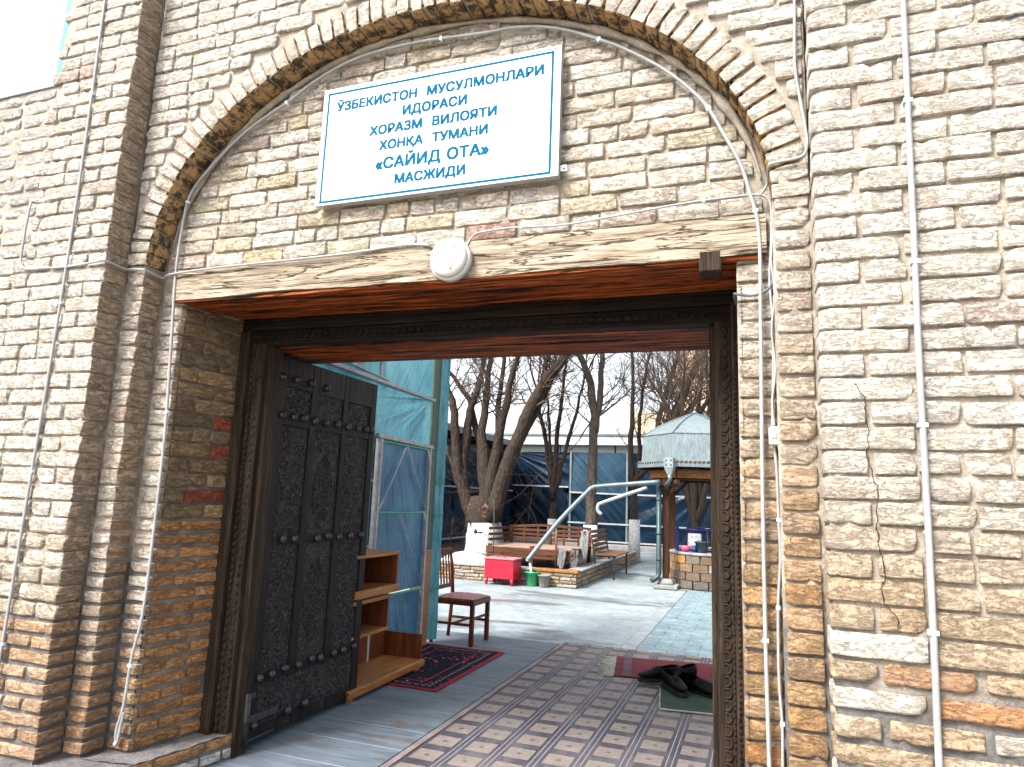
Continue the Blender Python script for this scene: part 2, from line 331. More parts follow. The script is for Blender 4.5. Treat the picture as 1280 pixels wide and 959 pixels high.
M['bench_slat'] = wood('tan_slat_wood', (0.096, 0.048, 0.024), (0.204, 0.108, 0.057), 'Y', 1.0, 0.55, 0.3)
M['bed_top'] = tex('worn_board_top', (0.189, 0.117, 0.0855), (0.2475, 0.171, 0.135), 7, (1, 6, 1), rough=0.6, bump=0.2)
M['cloth'] = tex('grey_rag', (0.144, 0.144, 0.1488), (0.2304, 0.2304, 0.2304), 9, (3, 3, 0.6), rough=0.95, bump=0.6, bdist=0.02)
M['black_metal'] = tex('black_metal', (0.012, 0.012, 0.014), (0.03, 0.03, 0.035), 20, rough=0.45, bump=0.1)
M['zinc'] = tex('zinc_sheet', (0.115, 0.155, 0.168), (0.205, 0.25, 0.262), 7, (3, 3, 0.8), rough=0.36, bump=0.15, metal=0.35, c3=(0.26, 0.30, 0.31))
M['zinc_pipe'] = tex('zinc_pipe', (0.0864, 0.1134, 0.1215), (0.1296, 0.1566, 0.1647), 9, rough=0.33, bump=0.1, metal=0.35)
M['teal_pipe'] = tex('teal_downpipe', (0.018, 0.036, 0.0396), (0.0324, 0.0576, 0.0612), 9, rough=0.4, bump=0.1, metal=0.2)
M['beam_orange'] = wood('orange_beam_wood', (0.0975, 0.03375, 0.01125), (0.285, 0.12, 0.04125), 'X', 0.8, 0.5, 0.3)
M['post_wood'] = wood('brown_post_wood', (0.0175, 0.0077, 0.0042), (0.0665, 0.028, 0.01225), 'Z', 1.0, 0.5, 0.4)
M['blue_metal'] = tex('blue_enamel', (0.005, 0.008, 0.06), (0.009, 0.014, 0.10), 9, rough=0.4, bump=0.1)
M['pink'] = tex('pink_plastic', (0.45, 0.05, 0.13), (0.52, 0.08, 0.17), 9, rough=0.35, bump=0)
M['bucket_dark'] = tex('slate_bucket', (0.02, 0.03, 0.045), (0.04, 0.055, 0.075), 9, rough=0.35, bump=0)
M['fascia'] = tex('white_fascia', (0.39, 0.435, 0.45), (0.48, 0.5175, 0.525), 2.5, (0.3, 1, 4), rough=0.45, bump=0.05)
M['roof_edge'] = tex('grey_roof_edge', (0.091, 0.119, 0.126), (0.14, 0.175, 0.182), 4, rough=0.5, bump=0.1)
M['white_batten'] = tex('white_batten', (0.2205, 0.2362, 0.2467), (0.315, 0.3255, 0.3307), 5, rough=0.6, bump=0.1)
M['rafter'] = tex('brown_rafter', (0.03, 0.018, 0.012), (0.066, 0.039, 0.024), 8, rough=0.8, bump=0.3)
M['white_steel'] = tex('white_steel_sheet', (0.15, 0.27, 0.30), (0.34, 0.39, 0.40), 1.4, (1, 1, 0.3), rough=0.4, bump=0.05)
M['red_mat'] = tex('red_mat_weave', (0.0616, 0.00616, 0.00952), (0.1008, 0.01344, 0.01792), 6, (0.6, 4, 1), rough=0.95, bump=0.6, bscale=150)
M['mat_band'] = tex('dark_mat_band', (0.05, 0.025, 0.035), (0.09, 0.05, 0.06), 12, rough=0.95, bump=0.6, bscale=150)
M['fringe'] = tex('pale_fringe', (0.168, 0.174, 0.15), (0.252, 0.252, 0.222), 20, rough=0.95, bump=0)
M['green_mat'] = tex('green_mat_pile', (0.01056, 0.024, 0.01728), (0.0216, 0.0408, 0.0288), 7, rough=0.95, bump=0.6, bscale=150)
M['shoe'] = tex('black_shoe_leather', (0.0012, 0.0012, 0.0016), (0.0032, 0.0032, 0.004), 14, rough=0.45, bump=0.15, spec=0.06)
M['sole'] = tex('black_shoe_sole', (0.0016, 0.0016, 0.0018), (0.0032, 0.0032, 0.0034), 14, rough=0.7, bump=0.1)
M['crack'] = tex('open_crack', (0.012, 0.010, 0.008), (0.03, 0.025, 0.02), 30, rough=1.0, bump=0)
M['far_brick'] = None
def far_brick():
    t = NT('pale_far_brick'); b = t.n('TexBrick'); mp = t.n('Mapping'); t.l(t.pos(), mp.inputs[0]); mp.inputs['Rotation'].default_value = (PI/2, 0, 0)
    t.l(mp.outputs[0], b.inputs[0]); b.inputs['Scale'].default_value = 1.0
    b.inputs['Brick Width'].default_value = 0.27; b.inputs['Row Height'].default_value = 0.085; b.inputs['Mortar Size'].default_value = 0.012
    b.inputs['Color1'].default_value = (0.60, 0.47, 0.33, 1); b.inputs['Color2'].default_value = (0.50, 0.37, 0.24, 1); b.inputs['Mortar'].default_value = (0.4, 0.33, 0.26, 1)
    return t.set(b.outputs[0], 0.9, 0, 0.1)
M['far_brick'] = far_brick()

# ------------------------------------------------------------------ mesh helpers
class MB:
    def __init__(s): s.v = []; s.f = []; s.sm = []
    def face(s, pts, smooth=False):
        b = len(s.v); s.v += [tuple(p) for p in pts]; s.f.append(tuple(range(b, b+len(pts)))); s.sm.append(smooth); return s
    def raw(s, vs, fs, smooth=False, mat=None):
        b = len(s.v); s.v += [tuple(mat @ Vector(p)) if mat else tuple(p) for p in vs]
        s.f += [tuple(i+b for i in f) for f in fs]; s.sm += [smooth]*len(fs); return s
    def box(s, x0, x1, y0, y1, z0, z1, bev=0.0, mat=None):
        bm = bmesh.new(); bmesh.ops.create_cube(bm, size=1.0)
        for v in bm.verts: v.co = Vector(((x0+x1)/2+v.co.x*(x1-x0), (y0+y1)/2+v.co.y*(y1-y0), (z0+z1)/2+v.co.z*(z1-z0)))
        if bev > 0: bmesh.ops.bevel(bm, geom=list(bm.edges), offset=bev, segments=1, affect='EDGES')
        bm.verts.ensure_lookup_table(); bm.verts.index_update()
        s.raw([v.co.copy() for v in bm.verts], [tuple(v.index for v in f.verts) for f in bm.faces], False, mat); bm.free(); return s
    def bar(s, a, b, w, h, upv=(0, 0, 1), bev=0.0):
        a, b = Vector(a), Vector(b); d = b-a; L = d.length; d.normalize(); u = Vector(upv)
        x = d.cross(u)
        if x.length < 1e-4: x = d.cross(Vector((0, 1, 0)))
        x.normalize(); z = x.cross(d)
        m = Matrix((x, d, z)).transposed().to_4x4(); m.translation = (a+b)/2
        return s.box(-w/2, w/2, -L/2, L/2, -h/2, h/2, bev, m)
    def tube(s, pts, r, n=8, cap=True, smooth=True, jit=0.0, rng=None):
        pts = [Vector(p) for p in pts]; k = len(pts)
        rs = r if isinstance(r, (list, tuple)) else [r]*k
        b = len(s.v); prev = None
        for i, p in enumerate(pts):
            t = (pts[min(i+1, k-1)]-pts[max(i-1, 0)]).normalized()
            if prev is None:
                a = t.cross(Vector((0, 0, 1)));
                if a.length < 0.1: a = t.cross(Vector((0, 1, 0)))
                a.normalize()
            else:
                a = prev - t*prev.dot(t); a.normalize()
            prev = a; c = t.cross(a)
            for j in range(n):
                th = 2*PI*j/n; rr = rs[i]*(1+(rng.uniform(-jit, jit) if rng else 0))
                s.v.append(tuple(p + (a*math.cos(th)+c*math.sin(th))*rr))
        for i in range(k-1):
            for j in range(n):
                j2 = (j+1) % n
                s.f.append((b+i*n+j, b+i*n+j2, b+(i+1)*n+j2, b+(i+1)*n+j)); s.sm.append(smooth)
        if cap:
            s.f.append(tuple(b+j for j in reversed(range(n)))); s.sm.append(False)
            s.f.append(tuple(b+(k-1)*n+j for j in range(n))); s.sm.append(False)
        return s
    def lathe(s, prof, n=24, loc=(0, 0, 0), mat=None, smooth=True, a0=0.0):
        b = len(s.v); L = Vector(loc)
        for r, z in prof:
            for j in range(n):
                th = a0+2*PI*j/n; p = Vector((r*math.cos(th), r*math.sin(th), z))
                p = (mat @ p) if mat else p+L
                s.v.append(tuple(p))
        for i in range(len(prof)-1):
            for j in range(n):
                j2 = (j+1) % n
                s.f.append((b+i*n+j, b+i*n+j2, b+(i+1)*n+j2, b+(i+1)*n+j)); s.sm.append(smooth)
        if prof[0][0] > 1e-4: s.f.append(tuple(b+j for j in reversed(range(n)))); s.sm.append(False)
        if prof[-1][0] > 1e-4: s.f.append(tuple(b+(len(prof)-1)*n+j for j in range(n))); s.sm.append(False)
        return s
    def grid(s, fn, nu, nv, smooth=True):
        b = len(s.v)
        for i in range(nu+1):
            for j in range(nv+1): s.v.append(tuple(fn(i/nu, j/nv)))
        for i in range(nu):
            for j in range(nv):
                q = b+i*(nv+1)+j; s.f.append((q, q+nv+1, q+nv+2, q+1)); s.sm.append(smooth)
        return s
    def mesh(s, name, m):
        me = bpy.data.meshes.new(name); me.from_pydata(s.v, [], s.f)
        me.polygons.foreach_set('use_smooth', s.sm); me.materials.append(m); me.update(); return me
    def build(s, name, m, parent=None, kind=None):
        o = bpy.data.objects.new(name, s.mesh(name, M[m] if isinstance(m, str) else m)); COL.objects.link(o)
        if parent: o.parent = parent
        if kind: o['kind'] = kind
        return o

def tag(o, label, cat, group=None):
    o['label'] = label; o['category'] = cat
    if group: o['group'] = group
    return o
def thing(name, label, cat, loc=(0, 0, 0), rz=0.0, group=None):
    o = bpy.data.objects.new(name, None); COL.objects.link(o); o.location = loc; o.rotation_euler = (0, 0, rz); o.empty_display_size = 0.1
    return tag(o, label, cat, group)
def inst(name, me, parent, mat=None, color=None):
    o = bpy.data.objects.new(name, me); COL.objects.link(o); o.parent = parent
    if mat is not None: o.matrix_local = mat
    if color: o.color = color
    return o
def struct(name, mb, m): return mb.build(name, m, None, 'structure')

# ------------------------------------------------------------------ ground
struct('ground', MB().grid(lambda u, v: (-150+300*u, -40+340*v, -0.12), 4, 4), 'ground')
struct('courtyard_pavement', MB().grid(lambda u, v: (-14+24*u, 7.15+24*v, -0.008), 24, 24), 'concrete')

# ------------------------------------------------------------------ the brick gateway
D0, D1, D2 = 2.55, 2.693, 2.833
XP0L, XP1L, XRV = -3.282, -3.153, -3.003          # left pier steps and the mouth of the opening
XJR, XP1R, XP0R = -0.068, 0.071, 0.207            # right pier steps
AC, AA, AB, AZ = -1.54, 1.612, 1.216, 2.65        # elliptical arch: centre, half width, rise, springing
TOP = 4.62
gate = thing('brick_gateway', 'old pale brick gateway with stepped piers, an arch and a timber lintel', 'gateway')
def ell(x, a, b):
    t = 1-((x-AC)/a)**2
    return AZ+b*math.sqrt(t) if t > 0 else None

rec = 0.0155
def nz(p, f, s): return mn.noise(Vector(p)*f + Vector((s, s*1.7, -s)))
def sheet(mb, O, u, n, L, z0, z1, cell=0.03):
    O, u, n = Vector(O), Vector(u), Vector(n)
    nu, nv = max(1, int(L/cell)), max(1, int((z1-z0)/cell))
    def fn(a, b):
        p = O + u*(a*L) + Vector((0, 0, z0+(z1-z0)*b)) - n*rec
        return p + n*(nz(p, 9, 3)*0.004 + nz(p, 28, 5)*0.003)
    mb.grid(fn, nu, nv)
core = MB()
X, Y, NX = Vector((1, 0, 0)), Vector((0, 1, 0)), Vector((-1, 0, 0)); NY = Vector((0, -1, 0))
sheet(core, (-4.43, D0, 0), X, NY, XP0L-rec+4.43, -0.1, 2.72); sheet(core, (-3.89, D0, 0), X, NY, XP0L-rec+3.89, 2.72, TOP)
sheet(core, (XP0L, D0+rec, 0), Y, X, D1-D0+0.008, -0.1, TOP)
sheet(core, (XP0L-rec-0.008, D1, 0), X, NY, XP1L-XP0L+0.008, -0.1, 2.66)
sheet(core, (XP1L, D1+rec, 0), Y, X, D2-D1+0.008, -0.1, 2.66)
sheet(core, (XP1L-rec-0.008, D2, 0), X, NY, XRV-XP1L+0.006, -0.1, 2.66)
ru = Vector((0.081, 0.428, 0)); RL = ru.length; ru.normalize(); rn = Vector((ru.y, -ru.x, 0))
shade_mortar = MB(); sheet(shade_mortar, Vector((XRV, D2, 0))+ru*rec, ru, rn, RL, -0.1, 2.48); shade_mortar.build('reveal_mortar', 'shade_mortar', gate)  # darker mortar tone paints the shade inside the reveal
sheet(core, (XJR, D2, 0), X, NY, XP1R-XJR+0.012, -0.1, 2.66)
sheet(core, (XP1R, D1, 0), X, NY, XP0R-XP1R+0.012, -0.1, 2.66)
sheet(core, (XP0R+rec, D0, 0), X, NY, 1.2, -0.1, TOP)
core.grid(lambda a, b: (XP1R+rec, D1+rec+(D2-D1)*(1-a), -0.1+2.76*b), 4, 90)
core.grid(lambda a, b: (XP0R+rec, D0+rec+(D1-D0)*(1-a), -0.1+4.7*b), 4, 150)
core.grid(lambda a, b: (XJR+rec, D2+0.5*(1-a), -0.1+2.6*b), 6, 80)
def spn(a, b):
    x = XP0L+(XP0R-XP0L)*a; lo = ell(x, AA+0.03, AB+0.03) or 2.63
    p = Vector((x, D1+rec, lo+(TOP-lo)*b)); p.y += nz(p, 9, 3)*0.004+nz(p, 28, 5)*0.003; return p
core.grid(spn, 130, 60)
def tyf(a, b):
    x = XP1L-0.02+(XP1R-XP1L+0.04)*a; hi = ell(x, AA+0.035, AB+0.035) or 2.7
    p = Vector((x, D2+rec, 2.5+(hi-2.5)*b)); p.y += nz(p, 9, 3)*0.005+nz(p, 28, 5)*0.003; return p
core.grid(tyf, 110, 48)
def sof(a, b):   # intrados mortar
    th = PI*a; x = AC-(AA+0.012)*math.cos(th); z = AZ-0.05*0+(AB+0.012)*math.sin(th)
    p = Vector((x, D1+0.012+(D2-D1)*b, z)); q = nz(p, 22, 4)*0.006
    return p + Vector((0, 0, q))
core.grid(sof, 150, 6)
core.build('mortar_bed', 'mortar', gate)
# mortar fillet where the tympanum meets the arch
fl = MB(); rg = random.Random(4)
pts = []
for i in range(90):
    th = PI*(0.04+0.92*i/89); k = 0.022
    pts.append((AC-(AA-k)*math.cos(th), D2-0.006, AZ+(AB-k)*math.sin(th)))
fl.tube(pts, [max(0.004, (0.016+0.016*nz((i*0.55, 0, 0), 1, 2))*min(1, i/9, (89-i)/9)) for i in range(90)], 7)
fl.build('mortar_fillet', 'mortar', gate)
back = MB()
back.box(-4.4, -3.05, 2.9, 3.9, -0.1, 2.7).box(-3.88, -3.05, 2.9, 3.9, 2.7, TOP).box(0.02, 1.35, 2.95, 3.9, -0.1, TOP).box(-3.05, 0.02, 2.9, 3.9, 2.66, TOP)
back.build('masonry_core', 'mortar', gate)

_cache = {}
def rbox(size, seg, r, amp, seed, chips, skip=(), shear=0.0):
    """Worn brick: box lattice, edges rounded, surface and edges eroded. y- is the front."""
    hx, hy, hz = size[0]/2, size[1]/2, size[2]/2; rng = random.Random(seed)
    idx = {}; V = []; F = []
    cc = []
    for _ in range(chips):
        cc.append((Vector((rng.choice((-1, 1))*hx if rng.random() < .6 else rng.uniform(-hx, hx), -hy, rng.choice((-1, 1))*hz)), rng.uniform(0.012, 0.030)))
    off = Vector((seed*1.37 % 50, seed*0.71 % 50, 0))
    def lat(i, n, h):
        if n < 3: return -h+2*h*i/n
        e = r*1.15
        if i == 0: return -h
        if i == n: return h
        return -h+e+(2*h-2*e)*(i-1)/(n-2)
    def vid(i, j, k):
        key = (i, j, k)
        if key in idx: return idx[key]
        p = Vector((lat(i, seg[0], hx), lat(j, seg[1], hy), lat(k, seg[2], hz)))
        q = Vector((max(-hx+r, min(hx-r, p.x)), max(-hy+r, min(hy-r, p.y)), max(-hz+r, min(hz-r, p.z))))
        d = p-q
        if d.length > 1e-6 and sum(abs(c) > 1e-6 for c in d) > 1: p = q+d.normalized()*r
        w = mn.noise_vector(p*14+off)*amp + mn.noise_vector(p*45+off)*amp*0.6
        edge = (k in (0, seg[2])) or (i in (0, seg[0]))
        p += Vector((w.x*0.8, w.y*1.5, w.z*(0.8 if edge else 0.6)))
        for c, cr in cc:
            dd = (p-c).length
            if dd < cr: p += (Vector((0, 0, 0))-c).normalized()*(cr-dd)*0.35 + Vector((0, (cr-dd)*0.45, 0))
        p.x += shear*(p.y+hy)*(0.5+p.x/(2*hx))
        idx[key] = len(V); V.append(p); return idx[key]
    def quad(a, b, c, d): F.append((a, b, c, d))
    sx, sy, sz = seg
    for i in range(sx):
        for k in range(sz):
            quad(vid(i, 0, k), vid(i+1, 0, k), vid(i+1, 0, k+1), vid(i, 0, k+1))
            if 'b' not in skip: quad(vid(i+1, sy, k), vid(i, sy, k), vid(i, sy, k+1), vid(i+1, sy, k+1))
    for j in range(sy):
        for k in range(sz):
            if 'r' not in skip: quad(vid(sx, j, k), vid(sx, j+1, k), vid(sx, j+1, k+1), vid(sx, j, k+1))
            if 'l' not in skip: quad(vid(0, j+1, k), vid(0, j, k), vid(0, j, k+1), vid(0, j+1, k+1))
        for i in range(sx):
            quad(vid(i, j, sz), vid(i+1, j, sz), vid(i+1, j+1, sz), vid(i, j+1, sz))
            quad(vid(i, j+1, 0), vid(i+1, j+1, 0), vid(i+1, j, 0), vid(i, j, 0))
    return V, F
def brick_me(L, D, H, kind, var, rough):
    key = (round(L, 2), round(D, 2), round(H, 3), kind, var, rough)
    if key in _cache: return _cache[key]
    cell = 0.026
    seg = (max(4, round(L/cell)+1), 1 if kind == 'flat' else max(4, round(D/cell)), 4)
    amp, r, ch = {0: (0.0020, 0.0045, 1), 1: (0.0032, 0.0055, 2), 2: (0.005, 0.009, 3)}[rough]
    V, F = rbox((L, D, H), seg, r, amp, hash(key[:3]) % 977 + var*31 + rough*7 + len(kind), ch, ('b',), 0.19 if kind == 'shear' else 0.0)
    me = bpy.data.meshes.new('brick'); me.from_pydata([tuple(v) for v in V], [], F)
    me.polygons.foreach_set('use_smooth', [True]*len(F)); me.materials.append(M['brick'])
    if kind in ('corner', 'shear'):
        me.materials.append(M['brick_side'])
        for pg in me.polygons: pg.material_index = 1 if pg.normal.x > 0.6 else 0  # side faces get the copy with shade painted in
    me.update(); _cache[key] = me; return me

BR = []   # (name, mesh, matrix, color, centre, size)
rb = random.Random(11)
def jit(c, a, rng):
    k = 1+rng.uniform(-a, a); h = rng.uniform(-a, a)*0.4
    return [max(0.01, c[0]*k*(1+h)), max(0.01, c[1]*k), max(0.01, c[2]*k*(1-h))]
def put(name, L, D, H, P, u, d, color, kind='flat', rough=1, tilt=1.0):
    """P: centre of the front face; u along, d inwards."""
    u, d = Vector(u), Vector(d); me = brick_me(L, D, H, kind, rb.randrange(4), rough)
    q = me.name
    dims = (round(L, 2), round(D, 2), round(H, 3))
    s = Vector((L/dims[0], D/dims[1], H/dims[2]))
    m = Matrix((u, d, Vector((0, 0, 1)))).transposed().to_4x4()
    c = Vector(P)+d*(D/2); m.translation = c
    m = m @ Matrix.Rotation(math.radians(rb.uniform(-0.9, 0.9))*tilt, 4, 'Y') @ Matrix.Rotation(math.radians(rb.uniform(-1.2, 1.2))*tilt, 4, 'Z') @ Matrix.Rotation(math.radians(rb.uniform(-2, 2))*tilt, 4, 'X') @ Matrix.Diagonal((*s, 1))
    BR.append((name, me, m, color, c, L*H))
CREAM, TAN, ORANGE, BROWN, RED, PINK = (0.49, 0.41, 0.315), (0.40, 0.275, 0.16), (0.44, 0.215, 0.085), (0.25, 0.185, 0.115), (0.30, 0.075, 0.042), (0.44, 0.315, 0.255)
def lerp(a, b, t): t = max(0, min(1, t)); return tuple(a[i]+(b[i]-a[i])*t for i in range(3))
def colour(zone, z):
    r = rb.random()
    if zone == 'right':
        c = lerp((0.42, 0.29, 0.165), CREAM, (z-0.85)/1.1); w = 0.06+0.82*max(0, min(1, (z-1.05)/0.8))
        if z < 1.05:
            w = rb.choice((0.15, 0.3, 0.85, 1.0)) if r < .6 else 0.2
            if r > .85: c = ORANGE
        elif r < .05: c, w = PINK, w*0.6
    elif zone == 'left':
        if z < 0.78: c, w = lerp(ORANGE, TAN, 0.25+0.3*rb.random()), 0.22
        elif z < 1.2: c, w = lerp(TAN, CREAM, rb.random()), 0.5
        else:
            c, w = CREAM, 0.8
            if r < .06: c, w = PINK, 0.35
    elif zone == 'pier':
        if z < 1.28: c, w = lerp(ORANGE, TAN, 0.2+0.35*rb.random()), 0.12+0.7*max(0, min(1, (z-0.45)/0.5))
        else:
            c, w = lerp(TAN, CREAM, 0.6+0.4*rb.random()), 0.5
            if r < .07: c, w = PINK, 0.2
    elif zone == 'strip':
        c, w = lerp((0.38, 0.235, 0.115), CREAM, (z-1.0)/1.6), 0.02+0.5*max(0, min(1, (z-1.3)/1.2))
        if r < .1: c = ORANGE if z < 1.6 else PINK
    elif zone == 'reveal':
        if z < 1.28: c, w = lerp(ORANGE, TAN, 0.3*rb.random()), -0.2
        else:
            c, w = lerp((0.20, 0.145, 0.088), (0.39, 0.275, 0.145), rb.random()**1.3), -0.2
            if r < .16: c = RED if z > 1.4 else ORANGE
    elif zone == 'tympanum':
        c, w = lerp(TAN, CREAM, 0.65+0.35*rb.random()), rb.uniform(0.45, 0.95)
        if r < .11: c, w = PINK, 0.45
        elif r < .24: c, w = (0.48, 0.395, 0.235), 0.35
        elif r < .25: c, w = (0.33, 0.15, 0.11), 0.3
    elif zone == 'spandrel':
        c, w = CREAM, 0.88
    else: c, w = TAN, 0.1
    c = jit(c, 0.17, rb); return (*c, max(0, min(1, w+rb.uniform(-.12, .12))))

def run(u0, u1, z, pitch, H, place, pat=0, first=None, joint=0.011, lens=(0.27, 0.13)):
    """one course from u0 to u1"""
    u = u0
    while u < u1-0.045:
        L = first if first and u == u0 else (lens[0] if rb.random() < .66 else lens[1])*rb.uniform(0.93, 1.05)
        if u+L > u1-0.05: L = u1-u
        if L > lens[0]*1.25: L = L/2-joint/2
        place(u, L, z); u += L+joint*rb.uniform(0.7, 1.4)

def rows(z0, z1, pitch):
    n = int((z1-z0)/pitch+0.01); return [z0+pitch*(i+0.5) for i in range(n)]
# right pier face
for i, z in enumerate(rows(0.33, TOP, 0.0835)):
    low = z < 1.02; H = 0.062 if low else 0.0745
    L = (0.134 if i % 2 else 0.272)*rb.uniform(0.96, 1.04)
    put('corner_brick', L, 0.14, H, (XP0R+0.004+L/2, D0+rb.uniform(-.003, .004), z), X, Y, colour('right', z), 'corner', 2 if low else 1)
    run(XP0R+0.004+L+0.018, 1.4, z, 0, 0,
        lambda u, l, z, H=H, low=low: put('brick', l, 0.06, H*rb.uniform(0.95, 1.05), (u+l/2, D0+rb.uniform(-.005, .005), z+rb.uniform(-.004, .004)), X, Y, colour('right', z), 'flat', 2 if low else 1), joint=0.020 if low else 0.010, lens=(0.272, 0.128))
# right strips
for z in rows(0.30, 2.66, 0.0795):
    H = rb.uniform(0.067, 0.072)
    put('corner_brick', 0.132, 0.12, H, ((XJR+XP1R)/2, D2+rb.uniform(-.004, .004), z), X, Y, colour('strip', z), 'corner', 1)
for z in rows(0.30, 2.70, 0.0825):
    H = rb.uniform(0.069, 0.075)
    put('corner_brick', 0.126, 0.13, H, ((XP1R+XP0R)/2+0.002, D1+rb.uniform(-.004, .006), z), X, Y, colour('strip', z), 'corner', 1)
for i, z in enumerate(rows(0.05, 2.46, 0.0835)):      # right reveal, turned away from the street camera
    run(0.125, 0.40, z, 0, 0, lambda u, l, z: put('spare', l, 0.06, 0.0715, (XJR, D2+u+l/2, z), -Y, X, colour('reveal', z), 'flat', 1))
# left pier: three stepped faces
def leftrows(z0, zb, z1): return [(z, 0.05) for z in rows(z0, zb, 0.0722)] + [(z, 0.0745) for z in rows(zb, z1, 0.0835)]
for i, (z, H) in enumerate(leftrows(0.13, 0.7799, TOP)):
    L = (0.132 if i % 2 else 0.27)*rb.uniform(0.96, 1.04); messy = 0.78 < z < 1.25
    put('corner_brick', L, 0.14, H, (XP0L-L/2, D0+rb.uniform(-.003, .004), z), X, Y, colour('left', z), 'corner', 2 if messy else (0 if z < .78 else 1))
    left = []
    u0 = -4.42 if z < 2.70 else -3.895+rb.uniform(-.02, .02); end = XP0L-L-0.018
    u = end
    while u > u0+0.05:
        l = (0.268 if rb.random() < .62 else 0.128)*rb.uniform(0.94, 1.05)
        l = min(l, u-u0)
        if l < 0.05: break
        put('brick', l, 0.06, H*rb.uniform(0.94, 1.05), (u-l/2, D0+rb.uniform(-.005, .005), z+rb.uniform(-.003, .003)), X, Y, colour('left', z), 'flat', 2 if messy else (0 if z < .78 else 1))
        u -= l+0.010*rb.uniform(0.7, 1.4)
for i, (z, H) in enumerate(leftrows(0.13, 1.2853, 2.70)):
    put('corner_brick', 0.120, 0.135, H, ((XP0L+XP1L)/2+0.002, D1+rb.uniform(-.004, .004), z), X, Y, colour('pier', z), 'corner', 0 if z < 1.28 else 1)
    if z < 2.62: put('corner_brick', 0.138, 0.036, H, ((XP1L+XRV)/2+0.003, D2+rb.uniform(-.003, .003), z), X, Y, colour('pier', z), 'shear', 0 if z < 1.28 else 1)
    # reveal
    if z < 2.46:
        s0 = 0.038
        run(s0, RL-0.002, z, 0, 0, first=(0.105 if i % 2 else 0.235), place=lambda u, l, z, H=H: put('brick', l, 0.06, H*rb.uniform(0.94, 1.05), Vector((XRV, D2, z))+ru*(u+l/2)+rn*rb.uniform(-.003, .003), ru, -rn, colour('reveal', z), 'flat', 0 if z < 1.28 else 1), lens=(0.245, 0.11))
# plinth ledge at the foot of the left reveal
plinth = MB(); pr = Vector((0.085, 0, 0))
def pl(a, b): 
    p = Vector((XRV-0.16, D2-0.14, 0.128))+ru*(a*(RL+0.14))+Vector((0.30, 0.06, 0))*b; p.z += nz(p, 20, 3)*0.008; return p
plinth.grid(pl, 24, 12)
pf = Vector((XRV+0.14, D2-0.08, 0))
plinth.grid(lambda a, b: pf+ru*(-0.5+a*(RL+0.64))+Vector((-0.006, 0, -0.1+0.226*b)), 20, 6)
plinth.grid(lambda a, b: (-4.4+(1.537-0.085*(1-b))*a, 2.28+0.50*b, 0.124+0.010*nz((a*9, b*3, 0), 1, 4)), 60, 16); plinth.grid(lambda a, b: (-4.4+1.45*a, 2.28, -0.1+0.226*b), 20, 4)
plinth.build('plinth', 'mortar', gate)
for r_, z in enumerate((0.098, 0.032, -0.03)):
    run(-0.44 if r_ % 2 == 0 else -0.5, RL+0.12, z, 0, 0, lambda u, l, z, r_=r_: put('brick', l, 0.05, 0.048, pf+ru*(u+l/2)+Vector((0.002, 0, z)), ru, -rn,
        (*jit(ORANGE, .1, rb), 0.05) if r_ == 0 else (0.62, 0.63, 0.64, 0.9), 'flat', 0))
# arch ring
ARC = []
n = 1200; acc = 0.0; last = None; tab = []
for i in range(n+1):
    th = PI*i/n; p = Vector((AC-(AA+0.07)*math.cos(th), 0, AZ+(AB+0.07)*math.sin(th)))
    if last is not None: acc += (p-last).length
    last = p; tab.append((acc, th))
nv = int(acc/0.0745)
for k in range(nv):
    s_ = (k+0.5)*acc/nv; th = next(t for a, t in tab if a >= s_)
    c = Vector((AC-(AA+0.07)*math.cos(th), D1, AZ+(AB+0.07)*math.sin(th)))
    tg = Vector((AA*math.sin(th), 0, AB*math.cos(th))).normalized(); rad = Vector((-tg.z, 0, tg.x))
    if rad.z < 0: rad = -rad
    ln = 0.14; H = rb.uniform(0.059, 0.067)
    me = brick_me(0.14, 0.14, round(H, 3), 'arch', rb.randrange(4), 1)
    if len(me.materials) == 1:
        me.materials.append(M['brick_ochre'])
        for pg in me.polygons: pg.material_index = 0 if pg.normal.y < -0.5 else 1
    u = rad; d = Y; w = u.cross(d)
    m = Matrix((u, d, w)).transposed().to_4x4(); m.translation = c+Vector((0, 0.07+rb.uniform(-.005, .005), 0))+rad*rb.uniform(-.002, .002)
    m = m @ Matrix.Rotation(math.radians(rb.uniform(-2.0, 2.0)), 4, 'Y')
    BR.append(('voussoir', me, m, (*jit((0.46, 0.37, 0.25), .15, rb), rb.uniform(0.65, 1.0)), m.translation.copy(), 0.0093))
